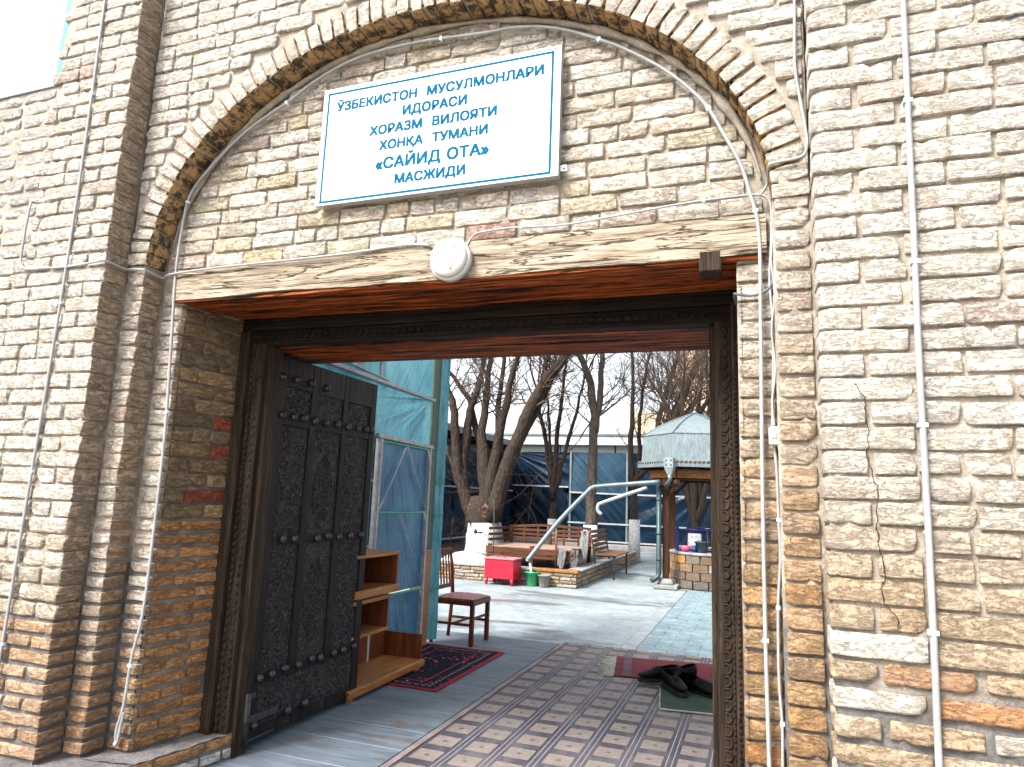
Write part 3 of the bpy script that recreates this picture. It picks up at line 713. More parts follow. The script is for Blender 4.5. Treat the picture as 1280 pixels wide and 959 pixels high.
# spandrels and tympanum
for i, z in enumerate(rows(2.66, TOP, 0.0835)):
    zt = z+0.03; zz = z-0.03
    t = 1-((zt-AZ)/(AB+0.155))**2
    t2 = 1-((zz-AZ)/(AB+0.155))**2
    hw = (AA+0.155)*math.sqrt(t2) if t2 > 0 else 0
    xl, xr = AC-hw, AC+hw
    pl_ = lambda u, l, z: put('brick', l, 0.06, 0.0745*rb.uniform(0.95, 1.04), (u+l/2, D1+rb.uniform(-.005, .005), z+rb.uniform(-.003, .003)), X, Y, colour('spandrel', z), 'flat', 1)
    if hw <= 0:
        run(XP0L+0.01, XP0R-0.01, z, 0, 0, pl_)
    else:
        if xl-XP0L > 0.06: run(XP0L+0.008, xl, z, 0, 0, pl_)
        if XP0R-xr > 0.06: run(xr, XP0R-0.008, z, 0, 0, pl_)
    ti = 1-((zt-AZ)/(AB-0.015))**2
    if ti > 0:
        hw = (AA-0.03)*math.sqrt(ti)
        if hw > 0.1: run(max(AC-hw, XP1L+0.01), min(AC+hw, XP1R-0.01), z, 0, 0, lambda u, l, z: put('brick', l, 0.06, 0.0745*rb.uniform(0.95, 1.04), (u+l/2, D2+rb.uniform(-.005, .005), z+rb.uniform(-.003, .003)), X, Y, colour('tympanum', z), 'flat', 1), lens=(0.255, 0.125))

# largest in the picture become objects; what is past the limit or out of the frame is one part
def seen(b):
    q = project(b[4])
    if not q or not (-12 < q[0] < 1292 and -12 < q[1] < 971): return 0.0
    return b[5]/(b[4]-CAM).length**2
by = {}
for b in BR:
    nm = b[0]
    if nm == 'brick' and b[5] < 0.0105: nm = 'half_brick'
    by.setdefault(nm, []).append((seen(b), b))
rest = MB()
for nm, lst in by.items():
    lst.sort(key=lambda t: -t[0])
    for i, (sc, b) in enumerate(lst):
        if sc > 0 and i < 298 and nm != 'spare': inst(nm, b[1], gate, b[2], b[3])
        else: rest.raw([v.co for v in b[1].vertices], [tuple(p.vertices) for p in b[1].polygons], True, b[2])
o = rest.build('brick_masonry', 'brick', gate, 'stuff'); o.color = (*CREAM, 0.75)
print('bricks', {k: len(v) for k, v in by.items()})

patch = MB(); sheet(patch, (0.845, D0-0.004, 0), X, NY, 0.55, 3.02, 3.5)
patch.build('mortar_patch', tex('slate_grey_mortar', (0.03, 0.04, 0.05), (0.09, 0.10, 0.115), 9, rough=0.9, bump=0.6), gate)
# cracks in the right pier
CR = [(0.314, 1.891), (0.346, 1.836), (0.343, 1.808), (0.351, 1.727), (0.343, 1.647), (0.358, 1.568), (0.369, 1.542), (0.358, 1.412), (0.366, 1.336), (0.381, 1.261), (0.361, 1.222), (0.37, 1.174), (0.403, 1.139), (0.412, 1.092)]
ck = MB(); pts = []
for i in range(len(CR)-1):
    for k in range(5):
        f = k/5; pts.append((CR[i][0]+(CR[i+1][0]-CR[i][0])*f+rb.uniform(-.004, .004), D0-0.0045, CR[i][1]+(CR[i+1][1]-CR[i][1])*f))
ck.tube(pts, [rb.uniform(0.0008, 0.0026) for _ in pts], 5); ck.build('crack', 'crack', gate)

# timber lintel
def plank(x0, x1, y0, y1, z0, z1, nx=60, wob=0.008, seed=0, ny=4, nzs=4):
    mb = MB()
    def W(x, y, z):
        q = Vector((x*2.2, y*7, z*7)); return Vector((x, y+mn.noise(q+Vector((seed, 0, 0)))*wob, z+mn.noise(q*0.7+Vector((0, seed, 5)))*wob*1.4 + mn.noise(Vector((x*11, y*9, z*9+seed)))*wob*0.3))
    xs = lambda a: x0+(x1-x0)*a
    mb.grid(lambda a, b: W(xs(a), y0, z0+(z1-z0)*b), nx, nzs)
    mb.grid(lambda a, b: W(xs(a), y1+(y0-y1)*b, z0), nx, ny)
    mb.grid(lambda a, b: W(xs(a), y0+(y1-y0)*b, z1), nx, ny)
    mb.grid(lambda a, b: W(xs(a), y1, z1+(z0-z1)*b), nx, nzs)
    mb.grid(lambda a, b: W(x0, y1+(y0-y1)*a, z0+(z1-z0)*b), ny, nzs)
    mb.grid(lambda a, b: W(x1, y0+(y1-y0)*a, z0+(z1-z0)*b), ny, nzs)
    return mb
plank(-3.06, 0.05, 2.806, 2.99, 2.476, 2.648, 80, 0.010, 2).build('lintel_beam', 'beam', gate)
sofm = M['soffit']
plank(-3.04, 0.04, 2.815, 3.045, 2.462, 2.474, 80, 0.004, 5, nzs=1).build('soffit_plank', sofm, gate)
plank(-3.02, 0.04, 3.05, 3.30, 2.468, 2.50, 80, 0.006, 9, nzs=1).build('soffit_plank', sofm, gate)
MB().box(-0.215, -0.125, 2.80, 2.90, 2.415, 2.505, 0.006).build('beam_peg', 'frame_wood', gate)

# carved door frame (jambs and head), fixed in the gateway
fr = MB().box(-2.935, -2.865, 3.225, 3.34, -0.05, 2.40, 0.008).box(-2.868, -2.775, 3.262, 3.36, -0.05, 2.33, 0.006).box(-2.778, -2.745, 3.30, 3.40, -0.05, 2.315, 0.005).box(-2.955, -2.935, 3.245, 3.34, -0.05, 2.44)
o_j = fr.build('frame_jamb', 'frame_wood', gate)
rg = random.Random(3)
def beads(x, y, z0, z1, step, r, mb, sq=1.0):
    z = z0
    while z < z1:
        t = rg.uniform(-0.3, 0.3); m = Matrix.Translation((x+rg.uniform(-.002, .002), y, z)) @ Matrix.Rotation(t, 4, 'Y') @ Matrix.Diagonal((r, r*0.7, r*1.35*sq, 1))
        mb.lathe([(0.0, -1), (0.7, -0.7), (1, 0), (0.7, 0.7), (0, 1)], 6, mat=m); z += step*rg.uniform(0.92, 1.08)
for args in ((-2.845, 3.258, 0.02, 2.32, 0.043, 0.015), (-2.80, 3.262, 0.02, 2.32, 0.05, 0.013), (-2.90, 3.222, 0.02, 2.38, 0.022, 0.006)):
    b1 = MB(); beads(*args, b1); b1.build('bead_moulding', 'frame_wood', o_j)
fr = MB().box(-0.182, -0.105, 3.262, 3.36, -0.05, 2.33, 0.006).box(-0.108, 0.01, 3.235, 3.34, -0.05, 2.45, 0.008).box(-0.21, -0.18, 3.31, 3.42, -0.05, 2.315, 0.005)
o_j = fr.build('frame_jamb', 'frame_wood', gate)
b1 = MB()
z = 0.02
while z < 2.3:      # a run of carved C scrolls
    m = Matrix.Translation((-0.146, 3.260, z)) @ Matrix.Rotation(rg.uniform(-.1, .1), 4, 'Y')
    pts = [m @ Vector((0.018*math.cos(a), 0, 0.02*math.sin(a))) for a in [(-2.2+4.4*i/9) for i in range(10)]]
    b1.tube(pts, [0.0035, 0.005, 0.006, 0.006, 0.006, 0.006, 0.006, 0.006, 0.005, 0.0035], 5); z += 0.05
b1.build('scroll_moulding', 'frame_wood', o_j)
for args in ((-0.092, 3.232, 0.02, 2.42, 0.024, 0.007), (-0.115, 3.258, 0.02, 2.3, 0.024, 0.005)):
    b1 = MB(); beads(*args, b1); b1.build('bead_moulding', 'frame_wood', o_j)
hd = MB().box(-2.93, 0.0, 3.232, 3.34, 2.40, 2.468, 0.006).box(-2.87, -0.10, 3.262, 3.355, 2.318, 2.402, 0.006)
o_h = hd.build('frame_head', 'frame_dark', gate)
b2 = MB(); x = -2.8
while x < -0.15:
    m = Matrix.Translation((x, 3.262, 2.362)) @ Matrix.Rotation(PI/4, 4, 'Y')
    b2.box(-0.013, 0.013, -0.008, 0.004, -0.013, 0.013, 0.0, m); x += 0.046
for zz in (2.335, 2.39, 2.43): MB().box(-2.9, -0.1, 3.224 if zz > 2.4 else 3.254, 3.27, zz-0.004, zz+0.004).build('fillet', 'frame_dark', o_h)
b2.build('bead_moulding', 'frame_dark', o_h)
plank(-2.93, 0.0, 3.345, 3.52, 2.316, 2.46, 60, 0.004, 21).build('inner_lintel', sofm, gate)
plank(-2.93, 0.0, 3.525, 3.70, 2.312, 2.46, 60, 0.006, 31).build('inner_lintel', sofm, gate)
MB().box(-3.05, 0.05, 3.705, 3.9, 2.33, 2.66).build('inner_lintel', sofm, gate)

# ------------------------------------------------------------------ sign above the lintel
sign = thing('mosque_sign', 'white board with blue Cyrillic lettering and blue border under the arch', 'sign', (-1.48, 2.80, 2.92))
SY = 2.782
def at_root(o, root): o.matrix_parent_inverse = Matrix.Translation(-Vector(root.location)); return o
at_root(MB().box(-2.128, -0.836, SY, SY+0.022, 2.924, 3.562, 0.003).build('board', 'white_paint', sign), sign)
f = MB().box(-2.136, -2.127, SY-0.004, SY+0.036, 2.915, 3.571).box(-0.837, -0.828, SY-0.004, SY+0.036, 2.915, 3.571).box(-2.127, -0.837, SY-0.004, SY+0.036, 2.915, 2.926).box(-2.127, -0.837, SY-0.004, SY+0.036, 3.561, 3.571)
at_root(f.build('edge_trim', 'alu', sign), sign)
f = MB()
bw = 0.006
for z in (2.935, 3.5445): f.box(-2.114, -0.864, SY-0.0015, SY, z-bw, z+bw)
for x in (-2.114+bw, -0.864-bw): f.box(x-bw, x+bw, SY-0.0015, SY, 2.94, 3.54)
at_root(f.build('blue_border', 'blue_print', sign), sign)
at_root(MB().box(-0.826, -0.795, SY+0.02, SY+0.023, 2.945, 2.975).lathe([(0, -0.004), (0.006, -0.003), (0.006, 0.0)], 10, mat=Matrix.Translation((-0.808, SY+0.018, 2.96)) @ Matrix.Rotation(-PI/2, 4, 'X')).build('fixing_tab', 'alu', sign), sign)
def text(body, x0, x1, z, h, bold):
    cu = bpy.data.curves.new('lettering', 'FONT'); cu.body = body; cu.size = 1.0; cu.resolution_u = 4
    cu.space_word = 1.25; cu.extrude = 0.0; cu.bevel_depth = 0.0
    to = bpy.data.objects.new('lettering', cu); COL.objects.link(to)
    bpy.context.view_layer.update(); dg = bpy.context.evaluated_depsgraph_get()
    src = bpy.data.meshes.new_from_object(to.evaluated_get(dg)); bpy.data.objects.remove(to)
    vs = [v.co.copy() for v in src.vertices]; fs = [tuple(p.vertices) for p in src.polygons]; a, b = min(v.x for v in vs), max(v.x for v in vs)
    sx = (x1-x0)/(b-a); sz = h/0.73; mb = MB(); w = h*0.062*(1.0 if bold < 0.03 else 0.85)
    for k, (dx, dz) in enumerate(((-w, -w*.7), (w, -w*.7), (0, 0), (-w, w*.7), (w, w*.7))):      # several passes of paint make the strokes bold
        for q, f in enumerate(fs): mb.face([(x0+(vs[i].x-a)*sx*0.992+dx, SY-0.0016-0.00012*k-0.000012*(q % 8), z+vs[i].y*sz*0.93+dz+h*0.03) for i in f])
    me = mb.mesh('lettering', M['blue_print'])
    me.materials.clear(); me.materials.append(M['blue_print']); me.update()
    o = bpy.data.objects.new('lettering', me); COL.objects.link(o); o.parent = sign; at_root(o, sign)
text('ЎЗБЕКИСТОН  МУСУЛМОНЛАРИ', -2.052, -0.906, 3.437, 0.054, 0.028)
text('ИДОРАСИ', -1.655, -1.303, 3.352, 0.054, 0.028)
text('ХОРАЗМ  ВИЛОЯТИ', -1.840, -1.140, 3.266, 0.053, 0.028)
text('ХОНҚА  ТУМАНИ', -1.777, -1.183, 3.178, 0.052, 0.028)
text('«САЙИД ОТА»', -1.790, -1.172, 3.072, 0.064, 0.034)
text('МАСЖИДИ', -1.674, -1.292, 2.984, 0.053, 0.028)

# round white ceiling-type lamp on the lintel
lamp = thing('round_lamp', 'round white plastic lamp fixed to the face of the timber lintel', 'lamp', (-1.342, 2.80, 2.558))
rm = Matrix.Rotation(PI/2, 4, 'X')
MB().lathe([(0.104, 0.0), (0.104, 0.03), (0.1, 0.036), (0.092, 0.038)], 40, mat=rm).build('lamp_base', 'white_plastic', lamp)
MB().lathe([(0.094, 0.034), (0.093, 0.052), (0.085, 0.062), (0.06, 0.069), (0.03, 0.072), (0.0, 0.073)], 40, mat=rm).build('lamp_cover', 'white_plastic', lamp)
for a in (0.9, 3.0, 5.1): MB().lathe([(0.0, 0.004), (0.005, 0.003), (0.006, 0)], 8, mat=Matrix.Translation((0.06*math.cos(a), -0.069, 0.06*math.sin(a))) @ rm).build('screw', 'alu', lamp)

# ------------------------------------------------------------------ cables and conduits on the masonry
def smooth_path(P, k=5):
    P = [Vector(p) for p in P]; out = []
    for i in range(len(P)-1):
        a, b, c, d = P[max(i-1, 0)], P[i], P[i+1], P[min(i+2, len(P)-1)]
        for j in range(k):
            t = j/k; out.append(0.5*((2*b)+(c-a)*t+(2*a-5*b+4*c-d)*t*t+(3*b-a-3*c+d)*t**3))
    return out+[P[-1]]
def cable(name, label, cat, P, r, mat='cable', clips=None, k=5):
    t = thing(name, label, cat, P[0], 0, 'cables on the gateway')
    path = [p-Vector(P[0]) for p in smooth_path(P, k)]
    MB().tube(path, r, 8).build('sheath', mat, t)
    if clips:
        for i in range(clips, len(path)-1, clips):
            c = path[i]; d = (path[i+1]-path[i-1]).normalized()
            MB().bar(c-d*0.007+Vector((0, 0.002, 0)), c+d*0.007+Vector((0, 0.002, 0)), r*2.8, r*2.4, (0, 1, 0), 0.001).build('clip', 'clip', t)
    return t
def yz(L, y): return [(a, y, b) for a, b in L]
cable('wall_cable', 'long straight white cable running down the far left brick face', 'cable', yz([(-3.565, 4.55), (-3.565, 4.269), (-3.55, 3.5), (-3.546, 2.778), (-3.553, 2.2), (-3.565, 1.714), (-3.578, 1.2), (-3.588, 0.742), (-3.6, 0.3)], D0-0.013), 0.0075, clips=9)
tail = [(-3.043, 0.19), (-3.056, 0.176), (-3.062, 0.205), (-3.050, 0.27), (-3.030, 0.38)]
arch_pts = yz([(-3.034, 0.33), (-3.046, 0.23)] , 2.808) + yz([(-3.051, 0.185), (-3.057, 0.178), (-3.063, 0.19)], 2.808) + yz([(-3.060, 0.25), (-3.035, 0.36), (-3.02, 0.6), (-2.985, 0.80), (-2.978, 1.2), (-2.985, 1.745), (-3.02, 2.25), (-3.048, 2.646), (-3.04, 2.95), (-3.005, 3.115), (-2.863, 3.272), (-2.66, 3.436), (-2.403, 3.564), (-2.205, 3.672), (-1.961, 3.75), (-1.626, 3.768), (-1.266, 3.742), (-1.054, 3.732), (-0.849, 3.678), (-0.615, 3.557), (-0.467, 3.457), (-0.325, 3.338), (-0.189, 3.179), (-0.108, 3.017), (-0.046, 2.88), (-0.012, 2.752), (0.022, 2.572), (0.021, 2.202), (0.014, 1.569), (0.012, 0.982), (0.015, 0.546), (0.015, 0.2)], 2.804)
cable('arch_cable', 'thick white cable with a loop at its foot, following the arch to the right jamb', 'cable', arch_pts, 0.0078, clips=17)
cable('lintel_cable', 'thin white cable stepping across the left pier to the round lamp', 'cable',
      yz([(-3.918, 3.041), (-3.926, 2.815), (-3.90, 2.65), (-3.70, 2.628), (-3.508, 2.622), (-3.32, 2.634)], D0-0.012)+[(XP0L+0.012, D0-0.01, 2.634), (XP0L+0.014, D1-0.02, 2.63)]+[(-3.24, D1-0.014, 2.632), (XP1L, D1-0.014, 2.622), (XP1L+0.014, D1, 2.618), (XP1L+0.014, D2-0.03, 2.612)]+yz([(-3.08, 2.625), (-2.85, 2.636), (-2.599, 2.640), (-2.2, 2.642), (-1.901, 2.646), (-1.6, 2.66), (-1.46, 2.645)], 2.792), 0.0062, k=4)
cable('lamp_feed_cable', 'thin grey white cable sagging from the round lamp along the lintel to the switch', 'cable',
      yz([(-1.28, 2.62), (-1.25, 2.672), (-1.208, 2.691), (-1.048, 2.698), (-0.818, 2.686), (-0.6, 2.70), (-0.29, 2.726), (-0.08, 2.733), (0.03, 2.728), (0.07, 2.681), (0.068, 2.528), (0.058, 2.36), (0.066, 2.195), (0.064, 2.034), (0.058, 1.877), (0.053, 1.765)], 2.806), 0.0052, clips=16)
cable('switch_cable', 'thin white cable hanging below the small white switch on the right jamb', 'cable',
      yz([(0.058, 1.715), (0.066, 1.60), (0.068, 1.421), (0.07, 1.275), (0.058, 1.102), (0.055, 0.851), (0.062, 0.7), (0.06, 0.559), (0.06, 0.3)], 2.806), 0.0055, clips=10)
cable('twin_cable', 'thin white cable twisting beside the lamp feed above the white switch', 'cable',
      yz([(0.075, 2.70), (0.079, 2.6), (0.066, 2.45), (0.075, 2.3), (0.061, 2.15), (0.071, 2.0), (0.056, 1.87), (0.062, 1.77)], 2.797), 0.0045)
cable('arch_side_cable', 'thin white cable dropping over the right end of the arch ring', 'cable',
      [(0.172, D1-0.014, 4.2), (0.174, D1-0.014, 3.7), (0.177, D1-0.014, 3.494), (0.170, D1-0.014, 3.21), (0.183, D1-0.014, 3.068), (0.200, D1-0.016, 2.928), (0.203, D1-0.016, 2.85), (0.18, D1-0.014, 2.81), (0.09, D1-0.012, 2.80), (0.064, D1+0.02, 2.80), (0.06, D2-0.03, 2.775), (0.03, D2-0.028, 2.725)], 0.006)
cable('conduit', 'thick straight white conduit down the right brick pier', 'conduit', yz([(0.536, 4.3), (0.535, 3.6), (0.53, 3.298), (0.522, 2.8), (0.516, 2.383), (0.509, 2.0), (0.506, 1.571), (0.501, 1.1), (0.494, 0.712), (0.49, 0.3)], D0-0.016), 0.0105, clips=7)
cable('dark_cable', 'short dark cable crossing the top of the right jamb', 'cable', [(-0.075, 3.0, 2.325), (-0.078, 2.83, 2.318), (-0.066, 2.808, 2.312), (-0.02, 2.806, 2.303), (0.03, 2.805, 2.31), (0.066, 2.804, 2.345), (0.07, 2.804, 2.42)], 0.0055, 'dark_cable')
sw = thing('switch_box', 'small white switch hanging on the cables of the right jamb', 'switch', (0.06, 2.80, 1.735))
MB().box(-0.020, 0.020, -0.026, 0.004, -0.036, 0.036, 0.006).build('casing', 'white_plastic', sw)
MB().box(-0.009, 0.009, -0.0285, -0.026, -0.012, 0.012, 0.002).build('rocker', 'alu', sw)

# ------------------------------------------------------------------ neighbouring wall and white sheet at far left
nb = thing('neighbour_wall', 'grey weathered brick wall under the white metal sheet at far left', 'wall', (-5.2, 2.6, -0.1))
nbm = MB(); 
def nf(a, b):
    p = Vector((-6.6+2.72*a, 2.585, 2.6+1.20*b)); p.y += nz(p, 6, 2)*0.008+nz(p, 25, 5)*0.004; return p
nbm.grid(nf, 50, 100); nbm.box(-6.6, -4.40, 2.64, 2.95, -0.1, 2.62).box(-6.6, -3.88, 2.62, 2.89, 2.62, 3.80)
at_root(nbm.build('mortar_bed', 'mortar', nb), nb)
rb = random.Random(31)
for z in rows(2.72, 3.80, 0.083):
    u = -3.91-rb.uniform(0, .03)
    while u > -5.2:
        l = rb.choice((0.26, 0.26, 0.125))*rb.uniform(.9, 1.05)
        me = brick_me(l, 0.05, 0.062, 'flat', rb.randrange(4), 2)
        q = inst('brick', me, nb, Matrix.Translation((u-l/2+5.2, 2.578+0.025-2.6+rb.uniform(-.003, .004), z+0.1)), (*jit((0.37, 0.35, 0.345), .1, rb), 0.5)); u -= l+0.02
ws = thing('metal_sheet', 'white ribbed metal sheet with a pale blue edge standing above the grey wall', 'metal sheet', (-4.872, 2.585, 3.835))
w_ = MB()
w_.grid(lambda a, b: (-1.2+2.16*a, 0.022*abs(math.sin(a*PI*12)), 1.5*b), 96, 1, False)
w_.grid(lambda a, b: (0.96-2.16*a, 0.03+0.022*abs(math.sin((1-a)*PI*12)), 1.5*b), 96, 1, False)
w_.build('ribbed_sheet', 'white_steel', ws)
MB().box(0.94, 0.985, -0.02, 0.045, -0.005, 1.5, 0.004).build('edge_strip', tex('pale_blue_edge', (0.05, 0.25, 0.34), (0.07, 0.30, 0.40), 5, rough=0.4, bump=0), ws)
MB().box(-1.2, 0.94, -0.012, 0.10, -0.03, -0.002).build('base_rail', 'white_steel', ws)

# ------------------------------------------------------------------ open carved door leaf
door = thing('carved_door', 'dark carved wooden door leaf with rows of iron studs standing open inside the left jamb', 'door', (-2.755, 3.40, 0.0), -math.radians(0.5))
# local: y along the leaf 0..1.13, x outwards (face at x=0), z up
Dz0, Dz1, DL = 0.035, 2.285, 1.13
MB().box(-0.055, -0.012, 0, DL, Dz0, Dz1, 0.003).build('leaf_boards', 'carved', door)
st = MB()
for a, b in ((0.0, 0.075), (0.335, 0.405), (0.70, 0.765), (1.055, DL)): st.box(-0.02, 0.0, a, b, Dz0+0.30 if 0 < a < 1 else Dz0, Dz1, 0.004)
st.build('stile', 'door', door)
rl = MB()
for i in range(3):
    a, b = ((0.075, 0.335), (0.405, 0.70), (0.765, 1.055))[i]
    rl.box(-0.02, -0.001, a, b, 1.135, 1.185, 0.003); rl.box(-0.02, -0.001, a, b, 1.86, 1.955, 0.003); rl.box(-0.02, -0.001, a, b, 0.345, 0.40, 0.003)
    rl.box(-0.02, -0.001, a, b, 2.10, Dz1, 0.003)
    rl.box(-0.018, -0.004, a, b, Dz0, 0.11, 0.003)
rl.build('rail', 'door', door)
# carved fields: raised panels with relief
def field(y0, y1, z0, z1, amp=0.012, lift=0.0):
    mb = MB(); ny, nz_ = max(6, int((y1-y0)/0.009)), max(6, int((z1-z0)/0.009))
    def fn(a, b):
        y, z = y0+(y1-y0)*a, z0+(z1-z0)*b
        q = Vector((y, z, 0)); w = mn.noise_vector(Vector((y*9, z*9, 3)))*0.05
        d = mn.noise(Vector(((y+w.x)*34, (z+w.y)*34, 1.0)))
        rdg = 1-min(1, abs(d)*4.5)
        ed = min(a*(y1-y0), (1-a)*(y1-y0), b*(z1-z0), (1-b)*(z1-z0)); k = min(1, ed/0.012)
        return (-0.013+lift+amp*rdg*k, y, z)
    mb.grid(fn, ny, nz_); return mb
for a, b in ((0.082, 0.328), (0.772, 1.048)):
    for z0, z1 in ((0.408, 1.128), (1.192, 1.852), (1.962, 2.094)): field(a, b, z0, z1).build('carved_panel', 'carved', door)
    field(a, b, 0.115, 0.338).build('carved_panel', 'carved', door)
field(0.412, 0.692, 1.965, 2.094).build('carved_panel', 'carved', door); field(0.412, 0.692, 1.715, 1.852).build('carved_panel', 'carved', door)
field(0.412, 0.692, 0.115, 0.338).build('carved_panel', 'carved', door)
def medallion(cz, hh, hw):    # pointed ogee medallion of carved relief in the middle panel
    mb = MB(); cy = 0.552
    def fn(a, b):
        t = 2*b-1; w = hw*(max(0, 1-abs(t)**1.7))**0.75
        y = cy+w*(2*a-1)
        q = mn.noise_vector(Vector((y*9, (cz+hh*t)*9, 8)))*0.05
        d = mn.noise(Vector(((y+q.x)*34, (cz+hh*t+q.y)*34, 4.0))); rdg = 1-min(1, abs(d)*4.5)
        e = min(1, (1-abs(2*a-1))*w/0.012) if w > 0 else 0
        return (-0.012+0.012*rdg*e+0.002, y, cz+hh*t)
    mb.grid(fn, 26, 70); return mb
medallion(0.775, 0.27, 0.115).build('carved_medallion', 'carved', door)
medallion(1.46, 0.25, 0.115).build('carved_medallion', 'carved', door)
stud = MB().lathe([(0.026, -0.004), (0.026, 0.006), (0.022, 0.018), (0.012, 0.026), (0.0, 0.029)], 12, mat=Matrix.Rotation(PI/2, 4, 'Y')).mesh('stud', M['iron'])
rs = random.Random(8)
for z, ys in ((2.155, (0.01, 0.15, 0.30, 0.47)), (1.922, (0.04, 0.15, 0.25, 0.365, 0.49, 0.62, 0.755, 0.88, 0.99, 1.07)), (1.16, (0.15, 0.26, 0.50, 0.615, 0.745, 0.88, 1.02)),
              (0.385, (0.055, 0.16, 0.28, 0.41, 0.545, 0.635, 0.79, 0.90, 1.03)), (0.132, (0.04, 0.34, 0.51))):
    for y in ys: inst('stud', stud, door, Matrix.Translation((0.0, y+0.01, z+rs.uniform(-.006, .006))) @ Matrix.Diagonal((1, rs.uniform(.85, 1.1), rs.uniform(.85, 1.1), 1)))
MB().box(-0.002, 0.004, 0.0, 0.26, 0.145, 0.185, 0.001).box(-0.002, 0.004, 0.0, 0.24, 0.045, 0.06, 0.001).box(-0.002, 0.004, 0.0, 0.05, 0.28, 0.31, 0.001).build('iron_strap', 'iron', door)
MB().tube([(0.005, -0.02, 0.04), (0.005, -0.02, 0.32)], 0.022, 10).build('hinge_post', 'iron', door)
for a, b, c in ((0.30, 0.305, 0.2), (0.52, 0.526, 0.22), (0.66, 0.665, 0.18)): MB().box(-0.004, -0.0025, a, b, Dz0, c).build('board_joint', 'crack', door)

# ------------------------------------------------------------------ passage floor, mats, rug
pf_ = bpy.data.objects.new('passage_floor', None); 
flo = MB().box(-4.2, 1.4, 2.9, 7.2, -0.10, -0.006)
pf_ = struct('passage_floor', flo, 'floorboard')
rb = random.Random(77)
yy = 3.0
while yy < 7.15:
    w = min(rb.uniform(0.30, 0.5), 7.2-yy)
    q = MB().box(-3.95, -1.98, yy+0.002, yy+w-0.003, -0.02, rb.uniform(-0.0015, 0.001), 0.0025).build('floor_board', 'floorboard', pf_)
    yy += w
lino = thing('linoleum_runner', 'long linoleum runner printed with pale squares and dark bands along the passage', 'linoleum mat', (-1.95, 2.9, 0.003))
lm = MB()
def lf(a, b):
    x, y = -1.95+2.1*a, 2.95+4.30*b
    return (x+1.95, y-2.9, 0.004+0.003*mn.noise(Vector((x*2, y*2, 0))))
lm.grid(lf, 30, 50); lm.box(0, 2.1, 0.05, 4.35, -0.003, 0.0005)
lm.build('printed_sheet', 'lino', lino)
MB().box(0.0, 0.038, 0.05, 4.35, 0.0045, 0.010, 0.001).build('edge_strip', tex('worn_edge_strip', (0.10, 0.075, 0.075), (0.22, 0.18, 0.17), 9, (1, .3, 1), rough=0.6, bump=0.2), lino)
rug = tag(MB().grid(lambda a, b: (-3.16+0.84*a, 4.97+1.5*b, 0.011+0.004*mn.noise(Vector((a*5, b*8, 0)))), 24, 40).box(-3.155, -2.325, 4.975, 6.465, 0.0015, 0.007).build('rug', 'rug', None), 'dark patterned rug with a crimson border on the boards below the chair', 'rug')
red = thing('red_mat', 'red woven mat with a dark stripe and pale fringe lying on the linoleum', 'mat', (-1.25, 6.06, 0.008), math.radians(9))
mt = MB().grid(lambda a, b: (0.06+1.55*a, 0.74*b, 0.012+0.006*mn.noise(Vector((a*6, b*4, 2)))), 40, 16).box(0.06, 1.61, 0, 0.74, 0.002, 0.006)
mt.build('weave', 'red_mat', red)
MB().grid(lambda a, b: (0.13+0.075*a, 0.74*b, 0.0165+0.006*mn.noise(Vector(((0.07+0.075*a)/1.55*6, b*4, 2)))), 6, 16).grid(lambda a, b: (0.93+0.07*a, 0.74*b, 0.0165+0.006*mn.noise(Vector(((0.87+0.07*a)/1.55*6, b*4, 2)))), 6, 16).build('stripe', 'mat_band', red)
fg = MB()
for k in range(60):
    y = 0.74*(k+0.5)/60; fg.tube([(0.062, y, 0.011), (0.02, y+rs.uniform(-.012, .012), 0.007), (-0.04-rs.uniform(0, .05), y+rs.uniform(-.03, .03), 0.006)], 0.0035, 4)
fg.build('fringe', 'fringe', red)
gm = thing('green_mat', 'worn dark green mat under the black shoes by the right jamb', 'mat', (-0.70, 5.29, 0.008), math.radians(7))
MB().grid(lambda a, b: (0.95*a, 0.58*b, 0.010+0.005*mn.noise(Vector((a*5, b*4, 6)))), 26, 14).box(0, 0.95, 0, 0.58, 0.001, 0.005).build('pile', 'green_mat', gm)
MB().tube([(0.95*i/20, -0.004, 0.009) for i in range(21)], 0.007, 6).tube([(-0.004, 0.58*i/12, 0.009) for i in range(13)], 0.006, 6).build('bound_edge', 'fringe', gm)

